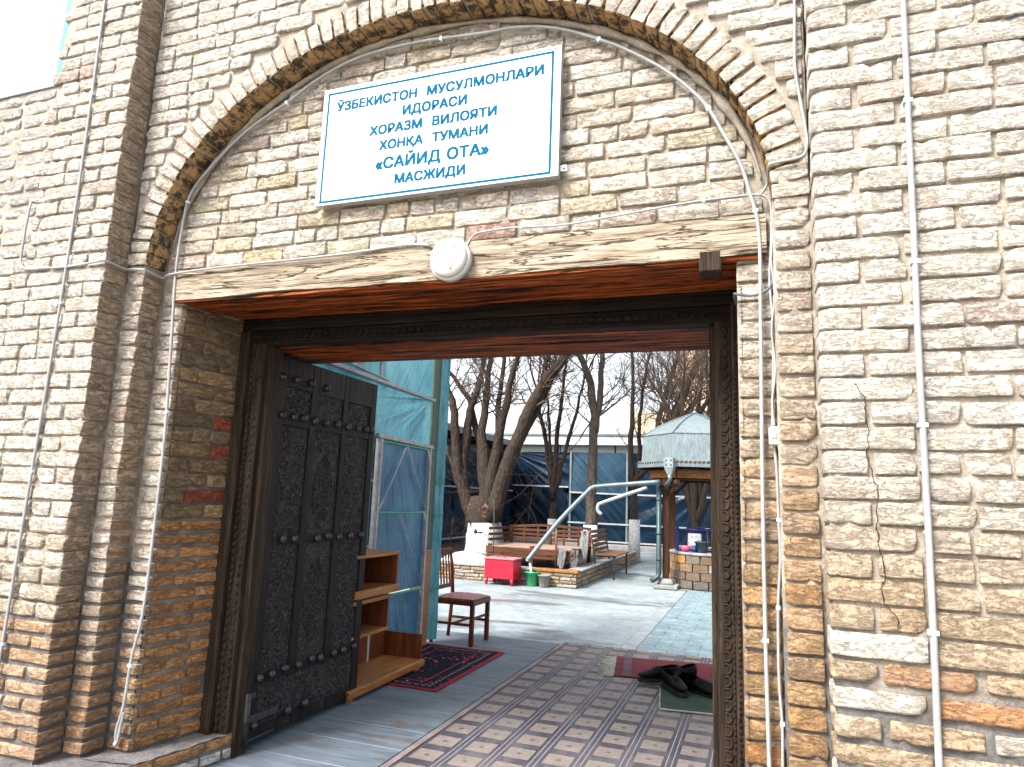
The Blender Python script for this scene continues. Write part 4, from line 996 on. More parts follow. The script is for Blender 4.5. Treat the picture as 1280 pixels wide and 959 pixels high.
def shoe(loc, rz, label, first=[None], roll=0.0):
    t = thing('shoe', label, 'shoe', loc, rz, 'black shoes on the mats')
    if first[0] is None:
        # loft along +x from heel to toe: (x, half width, sole z, top z, opening)
        sec = [(-0.145, 0.020, 0.02, 0.085), (-0.135, 0.034, 0.02, 0.098), (-0.10, 0.040, 0.02, 0.100), (-0.05, 0.040, 0.02, 0.092), (0.0, 0.040, 0.022, 0.088), (0.05, 0.046, 0.024, 0.074), (0.09, 0.048, 0.024, 0.062), (0.13, 0.042, 0.026, 0.054), (0.16, 0.028, 0.03, 0.047), (0.175, 0.012, 0.034, 0.042)]
        up_ = MB(); n = 14; P = []
        for x, w, z0, z1 in sec:
            P.append([(x, w*math.copysign(abs(math.cos(a))**0.7, math.cos(a)), z0+(z1-z0)*(0.5+0.5*math.copysign(abs(math.sin(a))**0.75, math.sin(a)))) for a in [2*PI*j/n for j in range(n)]])
        V = [p for r in P for p in r]; F = []
        for i in range(len(sec)-1):
            for j in range(n):
                j2 = (j+1) % n
                if 1 <= i < 4 and 2 <= j <= 4: continue      # the opening
                F.append((i*n+j, (i+1)*n+j, (i+1)*n+j2, i*n+j2))
        F.append(tuple(range(n))); F.append(tuple((len(sec)-1)*n+j for j in reversed(range(n))))
        up_.raw(V, F, True)
        m1 = up_.mesh('upper', M['shoe'])
        so = MB()
        outl = [(x, w+0.004) for x, w, a, b in sec]
        ring = outl + [(x, -w) for x, w in reversed(outl)]
        k = len(ring); so.raw([(x, y, 0) for x, y in ring]+[(x, y, 0.022) for x, y in ring], [tuple(reversed(range(k))), tuple(range(k, 2*k))]+[(i, (i+1) % k, k+(i+1) % k, k+i) for i in range(k)])
        so.box(-0.147, -0.06, -0.036, 0.036, -0.012, 0.002)
        m2 = so.mesh('sole', M['sole'])
        lc = MB()
        for i in range(4): lc.tube([(0.012+i*0.014, -0.018, 0.087-i*0.0035), (0.012+i*0.014, 0, 0.094-i*0.0035), (0.02+i*0.014, 0.018, 0.087-i*0.0035)], 0.0026, 5)
        m3 = lc.mesh('lace', M['sole'])
        first[0] = (m1, m2, m3)
    for nm, me in zip(('upper', 'sole', 'lace'), first[0]): inst(nm, me, t, Matrix.Rotation(roll, 4, 'X') @ Matrix.Diagonal((1.08, 1.12, 1.3, 1)))
    return t
shoe((-0.80, 6.03, 0.030), math.radians(212), 'black leather shoe at the left of the pile, toe pointing left over the red mat')
shoe((-0.64, 6.10, 0.032), math.radians(228), 'black shoe at the back of the pile resting on the red mat')
shoe((-0.66, 5.80, 0.028), math.radians(-58), 'black shoe at the front of the pile, toe pointing towards the gate')
shoe((-0.46, 5.86, 0.030), math.radians(-32), 'black shoe at the right of the pile, toe pointing right on the green mat', roll=0.5)

# ------------------------------------------------------------------ plastic sheeted shelter with its green post
sh = thing('sheeted_shelter', 'timber shelter wrapped in cyan plastic film behind the open door', 'shelter', (-3.15, 6.3, 0))
def filmsheet(y0, y1, z0, z1, x=-3.15, amp=0.018, seed=0, focus=None, n=(60, 50)):
    mb = MB()
    def fn(a, b):
        y, z = y0+(y1-y0)*a, z0+(z1-z0)*b
        d = mn.noise(Vector((y*7, z*0.9, seed)))*0.6+mn.noise(Vector((y*19, z*1.4, seed+3)))*0.3
        if focus:
            dy, dz = y-focus[0], z-focus[1]; ang = math.atan2(dz, dy); rr = math.hypot(dy, dz)
            d = d*0.35+(mn.noise(Vector((ang*9, rr*1.2, seed)))+0.5*mn.noise(Vector((ang*22, rr, seed))))*min(1.0, rr*2.2)*1.1/(0.6+rr)
        e = min(a, 1-a)*10; e2 = min(b, 1-b)*10
        return (x+amp*d*min(1, e+0.15)*min(1, e2+0.2), y, z)
    mb.grid(fn, *n); return at_root(mb.build('film_panel', None or M['film'], sh), sh)
filmsheet(3.92, 6.26, 2.46, 4.3, amp=0.03, seed=1, n=(90, 40))
filmsheet(3.92, 6.26, 1.955, 2.44, amp=0.035, seed=7, focus=(6.28, 2.43), n=(110, 60))
o = filmsheet(5.33, 6.27, 1.31, 1.93, amp=0.012, seed=11, n=(50, 30)); o.data.materials[0] = M['film_deep']
o = filmsheet(5.33, 6.27, 0.585, 1.295, amp=0.012, seed=15, n=(50, 30)); o.data.materials[0] = M['film_deep']
o = filmsheet(5.33, 6.27, 0.02, 0.57, amp=0.014, seed=19, n=(50, 30)); o.data.materials[0] = M['film_deep']
filmsheet(3.92, 5.20, 0.02, 1.95, amp=0.02, seed=23)
def part(mb, name, m, root): return at_root(mb.build(name, m, root), root)
part(MB().bar((-3.13, 3.95, 2.462), (-3.125, 6.26, 2.425), 0.03, 0.05, (1, 0, 0), 0.004), 'batten', 'batten', sh)
part(MB().bar((-3.135, 3.95, 2.56), (-3.13, 5.35, 2.475), 0.015, 0.02, (1, 0, 0)), 'batten', 'batten', sh)
part(MB().bar((-3.125, 5.20, 1.965), (-3.12, 6.27, 1.945), 0.035, 0.045, (1, 0, 0), 0.004), 'batten', 'batten', sh)
part(MB().bar((-3.125, 5.25, 0.02), (-3.125, 5.25, 1.94), 0.03, 0.06, (1, 0, 0), 0.004), 'batten', 'batten', sh)
part(MB().bar((-3.13, 6.235, 0.02), (-3.13, 6.235, 1.93), 0.03, 0.045, (1, 0, 0), 0.004), 'batten', 'batten', sh)
for y in (4.45, 4.9, 5.25): part(MB().bar((-3.17, y, 2.45), (-3.17, y, 4.3), 0.04, 0.04, (1, 0, 0)), 'stud_post', 'batten', sh)
for z in (1.922, 1.303, 0.577): part(MB().bar((-3.122, 5.28, z), (-3.122, 6.22, z-0.005), 0.014, 0.018, (1, 0, 0)), 'green_strip', 'green_strip', sh)
part(MB().tube([(-3.12, 5.75, 1.93), (-3.118, 5.30, 1.31)], 0.007, 6), 'cord', 'cord', sh)
part(MB().tube([(-3.12, 5.75, 1.93), (-3.118, 6.2, 1.31)], 0.007, 6), 'cord', 'cord', sh)
part(MB().tube([(-3.12, 5.7, 1.28), (-3.118, 6.2, 0.6)], 0.005, 6), 'cord', 'cord', sh)
pp = part(MB().box(-3.29, -3.135, 6.28, 6.43, 0.935, 4.3, 0.006), 'corner_post', 'post_green', sh)
part(MB().box(-3.288, -3.137, 6.282, 6.428, 0.0, 0.932, 0.005), 'post_foot', 'post_brown', sh)
w2 = MB()
def endf(a, b):
    z = 0.05+4.2*b; x = -3.150+0.084*a+0.012*mn.noise(Vector((z*3, a*2, 1))); y = 6.425+0.07*a+0.02*a*mn.noise(Vector((z*2, a*5, 4))); return (x, y, z)
w2.grid(endf, 10, 90)
at_root(w2.build('film_wrap', 'film', sh), sh)
for z in (1.62, 1.28, 0.55): part(MB().bar((-3.13, 6.432, z-0.02), (-3.06, 6.49, z), 0.012, 0.02, (0, 0, 1)), 'green_strip', 'green_strip', sh)

# ------------------------------------------------------------------ shoe shelf behind the door
sf = thing('wooden_shelf', 'stepped wooden shoe shelf of orange boards standing behind the open door', 'shelf', (-2.95, 5.0, 0))
P_ = lambda mb, nm, m: at_root(mb.build(nm, m, sf), sf)
P_(MB().box(-3.10, -2.745, 4.42, 5.06, 0.985, 1.01, 0.003), 'shelf_board', 'pine')
P_(MB().box(-3.10, -2.745, 4.42, 5.06, 0.735, 0.755, 0.003), 'shelf_board', 'pine')
P_(MB().box(-2.755, -2.735, 4.42, 5.06, 0.70, 0.758, 0.003), 'front_rail', 'pine')
P_(MB().box(-3.10, -2.750, 4.42, 4.97, 0.655, 0.685, 0.003), 'shelf_board', 'pine')
P_(MB().box(-3.10, -2.750, 4.42, 4.95, 0.42, 0.44, 0.003), 'shelf_board', 'pine')
P_(MB().box(-3.12, -2.73, 4.40, 5.56, 0.055, 0.085, 0.003), 'shelf_board', 'pine')
P_(MB().box(-2.745, -2.72, 4.40, 5.56, 0.03, 0.08, 0.003), 'front_rail', 'pine')
P_(MB().box(-3.10, -2.76, 5.035, 5.058, 0.755, 0.985, 0.002), 'end_panel', 'redwood')
P_(MB().box(-3.10, -2.77, 4.945, 4.968, 0.44, 0.655, 0.002), 'end_panel', 'redwood')
P_(MB().box(-3.11, -2.75, 5.525, 5.55, 0.085, 0.285, 0.002), 'end_panel', 'redwood')
P_(MB().box(-3.125, -3.105, 4.42, 5.05, 0.08, 1.0), 'back_panel', 'redwood'); P_(MB().box(-3.12, -3.105, 5.05, 5.55, 0.085, 0.285), 'back_panel', 'redwood')
P_(MB().box(-3.10, -2.76, 4.42, 4.44, 0.085, 0.985, 0.002), 'end_panel', 'redwood')
P_(MB().box(-2.75, -2.73, 4.42, 4.47, 0.0, 0.03), 'foot', 'pine'); P_(MB().box(-2.75, -2.73, 5.40, 5.50, 0.0, 0.03), 'foot', 'pine')

# ------------------------------------------------------------------ chair
ch = thing('wooden_chair', 'dark red wooden chair with a rose seat pad beside the green post', 'chair', (-2.93, 6.78, 0.0), math.radians(-2))
# faces +x; back on -x side
for y in (-0.19, 0.19):
    MB().tube([(-0.235, y, 0.0), (-0.215, y, 0.25), (-0.205, y, 0.46), (-0.225, y, 0.70), (-0.255, y, 0.90)], [0.019, 0.021, 0.022, 0.020, 0.016], 8).build('leg', 'chair', ch)
    MB().box(0.19, 0.232, y-0.02, y+0.02, 0.0, 0.43, 0.004).build('leg', 'chair', ch)
    MB().bar((-0.21, y, 0.20), (0.21, y, 0.20), 0.016, 0.026, bev=0.003).build('stretcher', 'chair', ch)
MB().bar((0.0, -0.19, 0.20), (0.0, 0.19, 0.20), 0.016, 0.026, bev=0.003).build('stretcher', 'chair', ch)
MB().bar((0.21, -0.19, 0.26), (0.21, 0.19, 0.26), 0.016, 0.026, bev=0.003).build('stretcher', 'chair', ch)
MB().box(-0.215, 0.235, -0.215, 0.215, 0.385, 0.44, 0.006).build('seat_frame', 'chair', ch)
MB().grid(lambda a, b: (-0.2+0.43*a, -0.205+0.41*b, 0.447+0.03*math.sqrt(max(0, math.sin(PI*a)*math.sin(PI*b)))+0.004*mn.noise(Vector((a*6, b*6, 1)))), 16, 16).build('seat_pad', 'cushion', ch)
MB().bar((-0.255, -0.205, 0.885), (-0.255, 0.205, 0.885), 0.024, 0.06, bev=0.006).build('top_rail', 'chair', ch)
MB().bar((-0.212, -0.19, 0.53), (-0.212, 0.19, 0.53), 0.02, 0.04, bev=0.003).build('back_rail', 'chair', ch)
for k in range(5):
    y = -0.13+0.065*k; MB().bar((-0.214, y, 0.54), (-0.250, y, 0.87), 0.022, 0.012, (1, 0, 0), 0.002).build('slat', 'chair', ch)

# ------------------------------------------------------------------ trees (bare, limewashed at the foot)
LIMBS = {
 'T1':[
 [(-5.6,13.6,0.83),(-5.83,13.56,1.32),(-6.04,13.53,1.82),(-6.1,13.49,2.16),(-6.16,13.45,2.86),(-6.23,13.41,3.4),(-6.35,13.38,3.75),(-6.5,13.34,4.14),(-6.64,13.3,4.6)],
 [(-6.08,13.6,1.82),(-6.36,13.7,2.25),(-6.56,13.8,2.67),(-6.77,13.9,3.04),(-7.03,14.0,3.54)],
 [(-5.9,13.6,1.4),(-6.02,13.63,2.2),(-5.97,13.67,2.88),(-5.95,13.7,3.33),(-5.83,13.73,3.65),(-5.73,13.77,4.2),(-5.66,13.8,4.67)],
 [(-5.49,13.7,1.17),(-5.59,13.77,1.84),(-5.73,13.84,2.54),(-5.92,13.91,3.11),(-6.09,13.99,3.59),(-6.33,14.06,3.91),(-6.73,14.13,4.33),(-7.09,14.2,4.62)],
 [(-5.44,13.6,1.0),(-5.52,13.66,2.21),(-5.66,13.72,2.89),(-5.61,13.78,3.44),(-5.61,13.84,4.01),(-5.6,13.9,4.69)],
 [(-5.37,13.5,1.01),(-5.22,13.46,2.17),(-5.13,13.42,2.78),(-4.99,13.38,3.38),(-4.86,13.34,4.04),(-4.69,13.3,4.53)],
 [(-5.3,13.8,2.54),(-5.36,13.9,3.48),(-5.36,14.0,4.03),(-5.35,14.1,4.73)],
 [(-5.22,13.5,1.02),(-4.93,13.45,2.18),(-4.67,13.4,2.73),(-4.45,13.35,3.27),(-4.18,13.3,3.81),(-3.86,13.25,4.18),(-3.61,13.2,4.47)],
 [(-4.48,13.45,3.29),(-4.33,13.48,3.7),(-4.24,13.52,3.9),(-4.13,13.55,4.56)],
 [(-4.67,13.4,2.73),(-4.51,13.47,2.92),(-4.24,13.55,3.55),(-4.06,13.62,3.99),(-3.85,13.7,4.38)],
 ],
 'T2':[
 [(-4.65,16.0,0.26),(-4.68,16.05,0.91),(-4.7,16.1,1.67),(-4.84,16.15,2.34),(-4.98,16.2,3.04),(-5.12,16.25,3.64),(-5.23,16.3,4.16)],
 [(-4.67,16.0,1.48),(-4.63,16.0,2.34),(-4.61,16.0,2.92),(-4.54,16.0,3.61),(-4.48,16.0,4.3),(-4.42,16.0,4.9)],
 [(-4.65,16.0,1.57),(-4.49,15.94,2.15),(-4.33,15.88,2.72),(-4.13,15.82,3.39),(-3.99,15.76,3.96),(-3.88,15.7,4.33)],
 [(-4.7,16.0,1.95),(-4.78,16.05,2.73),(-4.86,16.1,3.52),(-4.93,16.15,4.13),(-4.84,16.2,4.75)],
 [(-4.92,16.0,3.02),(-5.11,16.1,3.52),(-5.28,16.2,3.94),(-5.5,16.3,4.37)],
 ],
 'T3':[
 [(-3.37,14.5,0.26),(-3.38,14.5,1.0),(-3.38,14.5,1.59),(-3.36,14.5,2.62),(-3.36,14.5,3.31),(-3.44,14.5,4.02),(-3.61,14.5,4.48),(-3.75,14.5,4.75)],
 [(-3.35,14.5,2.96),(-3.27,14.57,3.5),(-3.24,14.63,4.04),(-3.23,14.7,4.78)],
 [(-3.25,14.5,3.31),(-2.98,14.63,3.54),(-2.75,14.77,3.79),(-2.6,14.9,3.98)],
 [(-3.44,14.5,3.14),(-3.64,14.4,2.78),(-3.75,14.3,2.6)],
 ],
 'T4':[
 [(-3.04,18.0,0.24),(-3.05,18.03,1.05),(-3.08,18.07,1.87),(-3.18,18.1,2.91),(-3.15,18.13,3.77),(-3.14,18.17,4.64),(-3.18,18.2,5.54)],
 [(-3.05,18.0,1.76),(-2.96,17.97,2.38),(-2.92,17.93,2.9),(-2.9,17.9,3.74),(-2.84,17.87,4.37),(-2.69,17.83,5.12),(-2.6,17.8,5.43)],
 [(-3.01,18.0,2.07),(-2.77,17.9,2.28),(-2.63,17.8,2.42),(-2.5,17.7,2.79)],
 ],
 'T5':[
 [(-1.42,16.5,0.43),(-1.41,16.5,0.96),(-1.44,16.5,1.69),(-1.51,16.5,2.43)],
 [(-1.41,16.5,1.05),(-1.59,16.57,1.87),(-1.69,16.63,2.34),(-1.84,16.7,3.0)],
 [(-1.38,16.5,1.06),(-1.19,16.43,1.7),(-1.0,16.37,2.25),(-0.87,16.3,2.79)],
 [(-1.39,16.5,1.05),(-1.33,16.65,1.79),(-1.25,16.8,2.45)],
 ],
 'T6':[
 [(-2.77,21.0,2.19),(-2.87,21.0,3.76),(-2.72,21.0,4.38),(-2.56,21.0,5.0),(-2.31,21.0,5.74),(-2.19,21.0,6.24)],
 [(-2.87,21.0,3.52),(-2.64,21.07,3.9),(-2.33,21.15,4.52),(-1.98,21.23,5.27),(-1.74,21.3,5.91)],
 [(-2.37,21.0,2.21),(-2.31,20.94,3.88),(-2.12,20.88,4.48),(-1.9,20.82,5.08),(-1.63,20.76,5.67),(-1.46,20.7,6.02)],
 [(-2.32,21.0,3.77),(-2.57,21.1,4.27),(-2.75,21.2,4.71),(-3.01,21.3,5.05)],
 [(-2.32,21.0,3.89),(-1.83,21.07,4.5),(-1.5,21.13,5.12),(-1.26,21.2,5.57)],
 ],
 'T7':[
 [(-2.04,24.0,3.41),(-1.92,24.0,4.51),(-1.84,24.0,5.34),(-1.75,24.0,6.46),(-1.69,24.0,7.03)],
 [(-1.92,24.0,4.51),(-1.57,24.0,5.06),(-1.36,24.0,5.61),(-1.22,24.0,6.16)],
 [(-1.46,24.0,3.42),(-1.55,24.0,4.51),(-1.6,24.0,5.61),(-1.59,24.0,6.74)],
 ],
}
def grow(mb, p, d, L, r, depth, rng):
    pts = [p]; q = p.copy(); dd = d.copy(); k = 4 if depth > 1 else 3
    for i in range(k):
        dd = (dd+Vector((rng.gauss(0, .16), rng.gauss(0, .16), rng.gauss(0.03, .12)))).normalized(); q = q+dd*(L/k); pts.append(q)
    mb.tube(pts, [r*(1-0.7*i/k) for i in range(k+1)], 3 if r < 0.012 else 5, cap=False)
    if depth <= 0: return
    n = rng.choice((4, 5, 6)) if depth > 1 else rng.choice((4, 5))
    for c in range(n):
        i = rng.randint(1, k); b = pts[i]; t = (pts[i]-pts[i-1]).normalized()
        s = Vector((rng.gauss(0, 1), rng.gauss(0, 1), rng.gauss(0.15, .7))); s = (s-t*s.dot(t)).normalized()
        nd = (t*rng.uniform(0.65, 1.1)+s*rng.uniform(0.35, 0.85)).normalized()
        grow(mb, b, nd, L*rng.uniform(0.5, 0.75), r*0.48, depth-1, rng)
def tree(key, label, radii, bark, crown_from, depth, seed, lime=None, shoots=6, tw=1.0, ext=2.2):
    rng = random.Random(seed); limbs = LIMBS[key]; base = Vector(limbs[0][0])
    t = thing('bare_tree', label, 'tree', base, 0, 'bare trees of the courtyard')
    tr = MB(); tg = MB()
    for li, (P, (ra, rb_)) in enumerate(zip(limbs, radii)):
        pts = smooth_path([Vector(p)-base for p in P], 3)
        for i in range(1, len(pts)-1): pts[i] = pts[i]+Vector((rng.gauss(0, .012), rng.gauss(0, .012), 0))
        k = len(pts); rs_ = [ra+(rb_-ra)*(i/(k-1))**0.8 for i in range(k)]
        tr.tube(pts, rs_, 10, jit=0.10, rng=rng)
        tip = pts[-1]; d = (pts[-1]-pts[-3]).normalized()
        for s in range(3):
            nd = (d+Vector((rng.gauss(0, .3), rng.gauss(0, .3), 0.15))).normalized(); grow(tg, tip, nd, rng.uniform(0.8, 1.1)*ext, rb_*0.75, depth, rng)
        cand = [i for i in range(2, k-1) if pts[i].z+base.z > crown_from]
        for s in range(shoots):
            if not cand: break
            i = rng.choice(cand); d = (pts[i+1]-pts[i-1]).normalized()
            a = rng.uniform(0, 2*PI); sd_ = Vector((math.cos(a), math.sin(a), rng.uniform(-0.1, 0.7)))
            grow(tg, pts[i], (d*0.7+sd_).normalized(), rng.uniform(0.5, 1.0)*tw*1.2, rs_[i]*0.2+0.004, depth-1, rng)
    tr.build('trunk', bark, t); tg.build('crown', 'twig', t)
    if lime: 
        lm_ = MB()
        for pts, rr in lime: lm_.tube([Vector(p)-base for p in pts], rr, 16, jit=0.05, rng=rng)
        lm_.build('limewash_band', 'lime', t)
    return t, base
t1, b1_ = tree('T1', 'big old multi stemmed tree with a broad white limed foot and open wounds above it',
    [(0.15, 0.05), (0.05, 0.018), (0.125, 0.045), (0.12, 0.03), (0.14, 0.05), (0.15, 0.05), (0.07, 0.045), (0.19, 0.085), (0.08, 0.04), (0.085, 0.045)], 'bark', 3.1, 3, 5,
    lime=[([(-5.44, 13.64, 0.15), (-5.44, 13.64, 0.45), (-5.45, 13.63, 0.72), (-5.46, 13.62, 0.96)], [0.46, 0.41, 0.375, 0.362])], shoots=9)
q = MB().tube([Vector(p)-b1_ for p in [(-5.5, 13.62, 0.75), (-5.5, 13.62, 1.05), (-5.52, 13.63, 1.3), (-5.54, 13.63, 1.5)]], [0.355, 0.352, 0.325, 0.24], 16, jit=0.08, rng=random.Random(2)); q.build('bole', 'bark', t1)
def ellip(c, rx, rz, n=20, seed=0, depth=0.03):
    mb = MB(); rng = random.Random(seed); pr = []
    for k, (f, y) in enumerate(((1.0, 0.04), (0.85, -0.02), (0.55, -0.01), (0.0, 0.02))):
        pr.append((f, y))
    b = []
    mb.grid(lambda a, r: (c[0]+rx*(1-r)*math.cos(2*PI*a)*(1+.55*mn.noise(Vector((math.cos(2*PI*a)*1.6, math.sin(2*PI*a)*1.6, seed*3.1)))), c[1]+(0.08 if r == 0 else -0.002+depth*r), c[2]+rz*(1-r)*math.sin(2*PI*a)*(1+.55*mn.noise(Vector((math.cos(2*PI*a)*1.6, math.sin(2*PI*a)*1.6, seed*3.1))))), n, 4)
    return mb
for c, rx, rz, sd_ in (((-5.36, 13.305, 1.20), 0.115, 0.15, 1), ((-5.70, 13.36, 1.24), 0.06, 0.11, 2)):
    c = Vector(c)-b1_; w_ = ellip(c, rx, rz, seed=sd_).build('wound', 'wound', t1); ellip((c.x+0.01, c.y-0.008, c.z+rz*0.08), rx*0.72, rz*0.70, seed=sd_, depth=0.03).build('hollow', 'hollow', w_)
tree('T2', 'slender tree with a narrow limed foot behind the wooden day bed', [(0.10, 0.035), (0.085, 0.03), (0.07, 0.025), (0.05, 0.02), (0.04, 0.015)], 'bark', 2.9, 2, 15,
     lime=[([(-4.65, 16, 0.2), (-4.67, 16.02, 0.6), (-4.68, 16.05, 1.02)], [0.125, 0.115, 0.108])], shoots=8)
tree('T3', 'tall pale double stemmed tree standing between the day bed and the slatted bench', [(0.145, 0.06), (0.10, 0.05), (0.03, 0.012), (0.02, 0.008)], 'bark_pale', 2.9, 3, 25,
     lime=[([(-3.37, 14.5, 0.2), (-3.375, 14.5, 0.6), (-3.38, 14.5, 0.98)], [0.17, 0.155, 0.15])], shoots=8)
tree('T4', 'thin dark tree with a tall limed foot left of the well canopy', [(0.12, 0.04), (0.07, 0.03), (0.07, 0.03)], 'bark', 2.6, 3, 35,
     lime=[([(-3.04, 18, 0.0), (-3.045, 18.02, 0.6), (-3.05, 18.03, 1.05)], [0.16, 0.145, 0.14])], shoots=12)
tree('T5', 'several dark stems on one limed foot seen through the well canopy', [(0.13, 0.07), (0.09, 0.05), (0.085, 0.04), (0.07, 0.04)], 'bark', 3.5, 2, 45,
     lime=[([(-1.42, 16.5, 0.0), (-1.41, 16.5, 0.9)], [0.17, 0.15])], shoots=3)
tree('T6', 'spreading tree with many leaning stems rising just behind the well roof', [(0.10, 0.05), (0.08, 0.035), (0.10, 0.05), (0.06, 0.03), (0.07, 0.03)], 'bark', 3.6, 3, 55, shoots=16, tw=1.5)
tree('T7', 'farthest tree, a thicket of upright stems by the right door frame', [(0.10, 0.04), (0.09, 0.04), (0.09, 0.04)], 'bark', 3.6, 3, 65, shoots=22, tw=1.7)

# ------------------------------------------------------------------ raised tree bed with stone kerb
bed = thing('tree_bed', 'low raised bed edged with split stone and a pale cap round the trees', 'planter', (-5, 15, 0))
rb = random.Random(91)
KX0, KX1, KY0, KY1, KZ = -9.0, -2.96, 11.72, 18.4, 0.275
A_ = lambda mb, nm, m: at_root(mb.build(nm, m, bed), bed)
A_(MB().box(KX0, KX1-0.03, KY0+0.03, KY0+0.22, -0.01, KZ-0.035).box(KX1-0.22, KX1-0.03, KY0+0.22, KY1, -0.01, KZ-0.035).box(KX0, KX1-0.22, KY1-0.2, KY1, -0.01, KZ-0.035), 'kerb_core', 'cement')
A_(MB().grid(lambda a, b: (KX0+0.1+(KX1-KX0-0.3)*a, KY0+0.2+(KY1-KY0-0.4)*b, KZ-0.06+0.05*mn.noise(Vector((a*9, b*9, 3)))), 30, 30), 'soil', 'soil')
for x0, x1 in ((-9.0, -5.6), (-5.58, -4.5), (-4.48, -3.75)): A_(MB().box(x0, x1, KY0-0.01, KY0+0.27, KZ-0.034, KZ, 0.008), 'cap_slab', 'cement')
A_(MB().box(-3.74, -2.94, KY0-0.02, KY0+0.2, KZ-0.034, KZ+0.012, 0.008), 'cap_board', 'pine')
for y0 in (11.93, 13.5, 15.1, 16.7): A_(MB().box(KX1-0.26, KX1+0.015, y0, min(y0+1.55, KY1), KZ-0.034, KZ, 0.008), 'cap_slab', 'cement')
def stonewall(u0, u1, fn, root, z0=0.0, z1=0.235, nr=4, col=((0.34, 0.25, 0.16), (0.42, 0.35, 0.27), (0.27, 0.21, 0.15), (0.46, 0.33, 0.18))):
    hz = (z1-z0)/nr
    for r_ in range(nr):
        u = u0
        while u < u1-0.04:
            l = min(rb.uniform(0.14, 0.42), u1-u)
            V, F = rbox((l-0.012, 0.05, hz-0.010), (max(2, int(l/0.09)), 1, 2), 0.010, 0.007, rb.randrange(900), 1, ('b',))
            me = bpy.data.meshes.new('stone'); me.from_pydata([tuple(v) for v in V], [], F); me.materials.append(M['stone'])
            m = fn(u+l/2, z0+hz*(r_+0.5)); o = inst('stone', me, root, Matrix.Translation(-Vector(root.location)) @ m, (*jit(rb.choice(col), .15, rb), 1)); u += l
stonewall(KX0+2.6, KX1, lambda u, z: Matrix.Translation((u, KY0+0.025+rb.uniform(-.008, .008), z)), bed)
stonewall(KY0+0.05, KY1, lambda u, z: Matrix.Translation((KX1-0.025+rb.uniform(-.008, .008), u, z)) @ Matrix.Rotation(PI/2, 4, 'Z'), bed, nr=3)
sack = tag(MB().grid(lambda a, b: (-5.75+0.95*a, 12.05+0.6*b, 0.27+0.17*max(0, math.sin(PI*a)*math.sin(PI*b))**0.6+0.015*mn.noise(Vector((a*9, b*6, 2)))), 26, 18).build('white_sack', 'white_plastic'), 'white covered heap lying on the bed in front of the big tree', 'sack')
for x, y in ((-6.9, 12.6), (-6.55, 12.9), (-6.3, 12.4)): pass
wr = thing('thin_stake', 'two thin upright rods stuck in the bed left of the big tree', 'stake', (-6.9, 14.0, 0.2))
MB().tube([(0, 0, 0), (0.02, 0, 1.1), (0.05, 0, 1.5)], 0.012, 5).build('rod', 'bark', wr); MB().tube([(0.45, 0.1, 0), (0.5, 0.1, 0.8)], 0.012, 5).build('rod', 'bark', wr)

# ------------------------------------------------------------------ things in front of and on the bed
rc = thing('red_chest', 'bright red chest on short legs with a faded lid in front of the tree bed', 'chest', (-4.18, 11.52, 0), math.radians(-2))
MB().box(-0.32, 0.22, -0.19, 0.19, 0.10, 0.42, 0.008).build('chest_body', 'red_paint', rc)
MB().box(-0.335, 0.235, -0.205, 0.205, 0.42, 0.45, 0.01).build('lid', 'red_lid', rc)
MB().tube([(-0.12, -0.1, 0.45), (-0.1, -0.1, 0.475), (0.02, -0.1, 0.475), (0.04, -0.1, 0.45)], 0.008, 6).build('handle', 'red_paint', rc)
for x in (-0.285, 0.185):
    for y in (-0.16, 0.16): MB().lathe([(0.022, 0.0), (0.034, 0.10)], 8, (x, y, 0)).build('leg', 'red_paint', rc)
def bucket(loc, r0, r1, h, m, label, group=None, bail=True):
    t = thing('bucket', label, 'bucket', loc, rs.uniform(0, 3), group)
    MB().lathe([(r0-0.003, 0.0), (r0, 0.004), (r1, h-0.02), (r1+0.008, h-0.018), (r1+0.008, h), (r1-0.004, h), (r0-0.006, 0.012), (0, 0.012)], 22).build('bucket_body', m, t)
    if bail: MB().tube([(r1*math.cos(a), 0.02, h-0.02-0.35*r1*math.sin(a)*0.6) for a in [PI*i/12 for i in range(13)]], 0.004, 5).build('bail', 'galv', t)
bucket((-3.72, 11.62, 0), 0.085, 0.118, 0.235, 'green_plastic', 'green plastic bucket under the end of the slanting drain pipe', 'buckets before the bed')
bucket((-3.50, 11.60, 0), 0.08, 0.108, 0.20, 'galv', 'dull grey metal bucket beside the green bucket', 'buckets before the bed')

db = thing('day_bed', 'brown wooden day bed with low railings standing on the tree bed', 'day bed', (-4.1, 13.0, 0.25))
DX0, DX1, DY0, DY1 = -4.93, -3.20, 12.55, 13.75
B_ = lambda mb, nm, m='bench_wood': at_root(mb.build(nm, m, db), db)
for k in range(8): B_(MB().box(DX0, DX1, DY0+0.15*k, DY0+0.15*k+0.143, 0.545, 0.57, 0.003), 'deck_board', 'bed_top')
B_(MB().box(DX0-0.03, DX1+0.02, DY0-0.03, DY0-0.002, 0.44, 0.555, 0.004), 'front_rail'); B_(MB().box(DX0-0.02, DX1+0.02, DY0-0.025, DY0-0.004, 0.37, 0.425, 0.004), 'front_rail')
B_(MB().box(DX0, DX1, DY1, DY1+0.03, 0.44, 0.55, 0.004), 'back_rail')
for x in (DX0+0.03, -4.05, DX1-0.03):
    for y in (DY0+0.02, DY1): B_(MB().box(x-0.035, x+0.035, y-0.035, y+0.035, 0.22, 0.60 if (y < 13 and x > -4.9) else 0.93, 0.004), 'leg')
for z in (0.66, 0.76, 0.84): B_(MB().bar((DX0, DY1, z), (DX1, DY1, z+0.01), 0.028, 0.05, bev=0.003), 'railing')
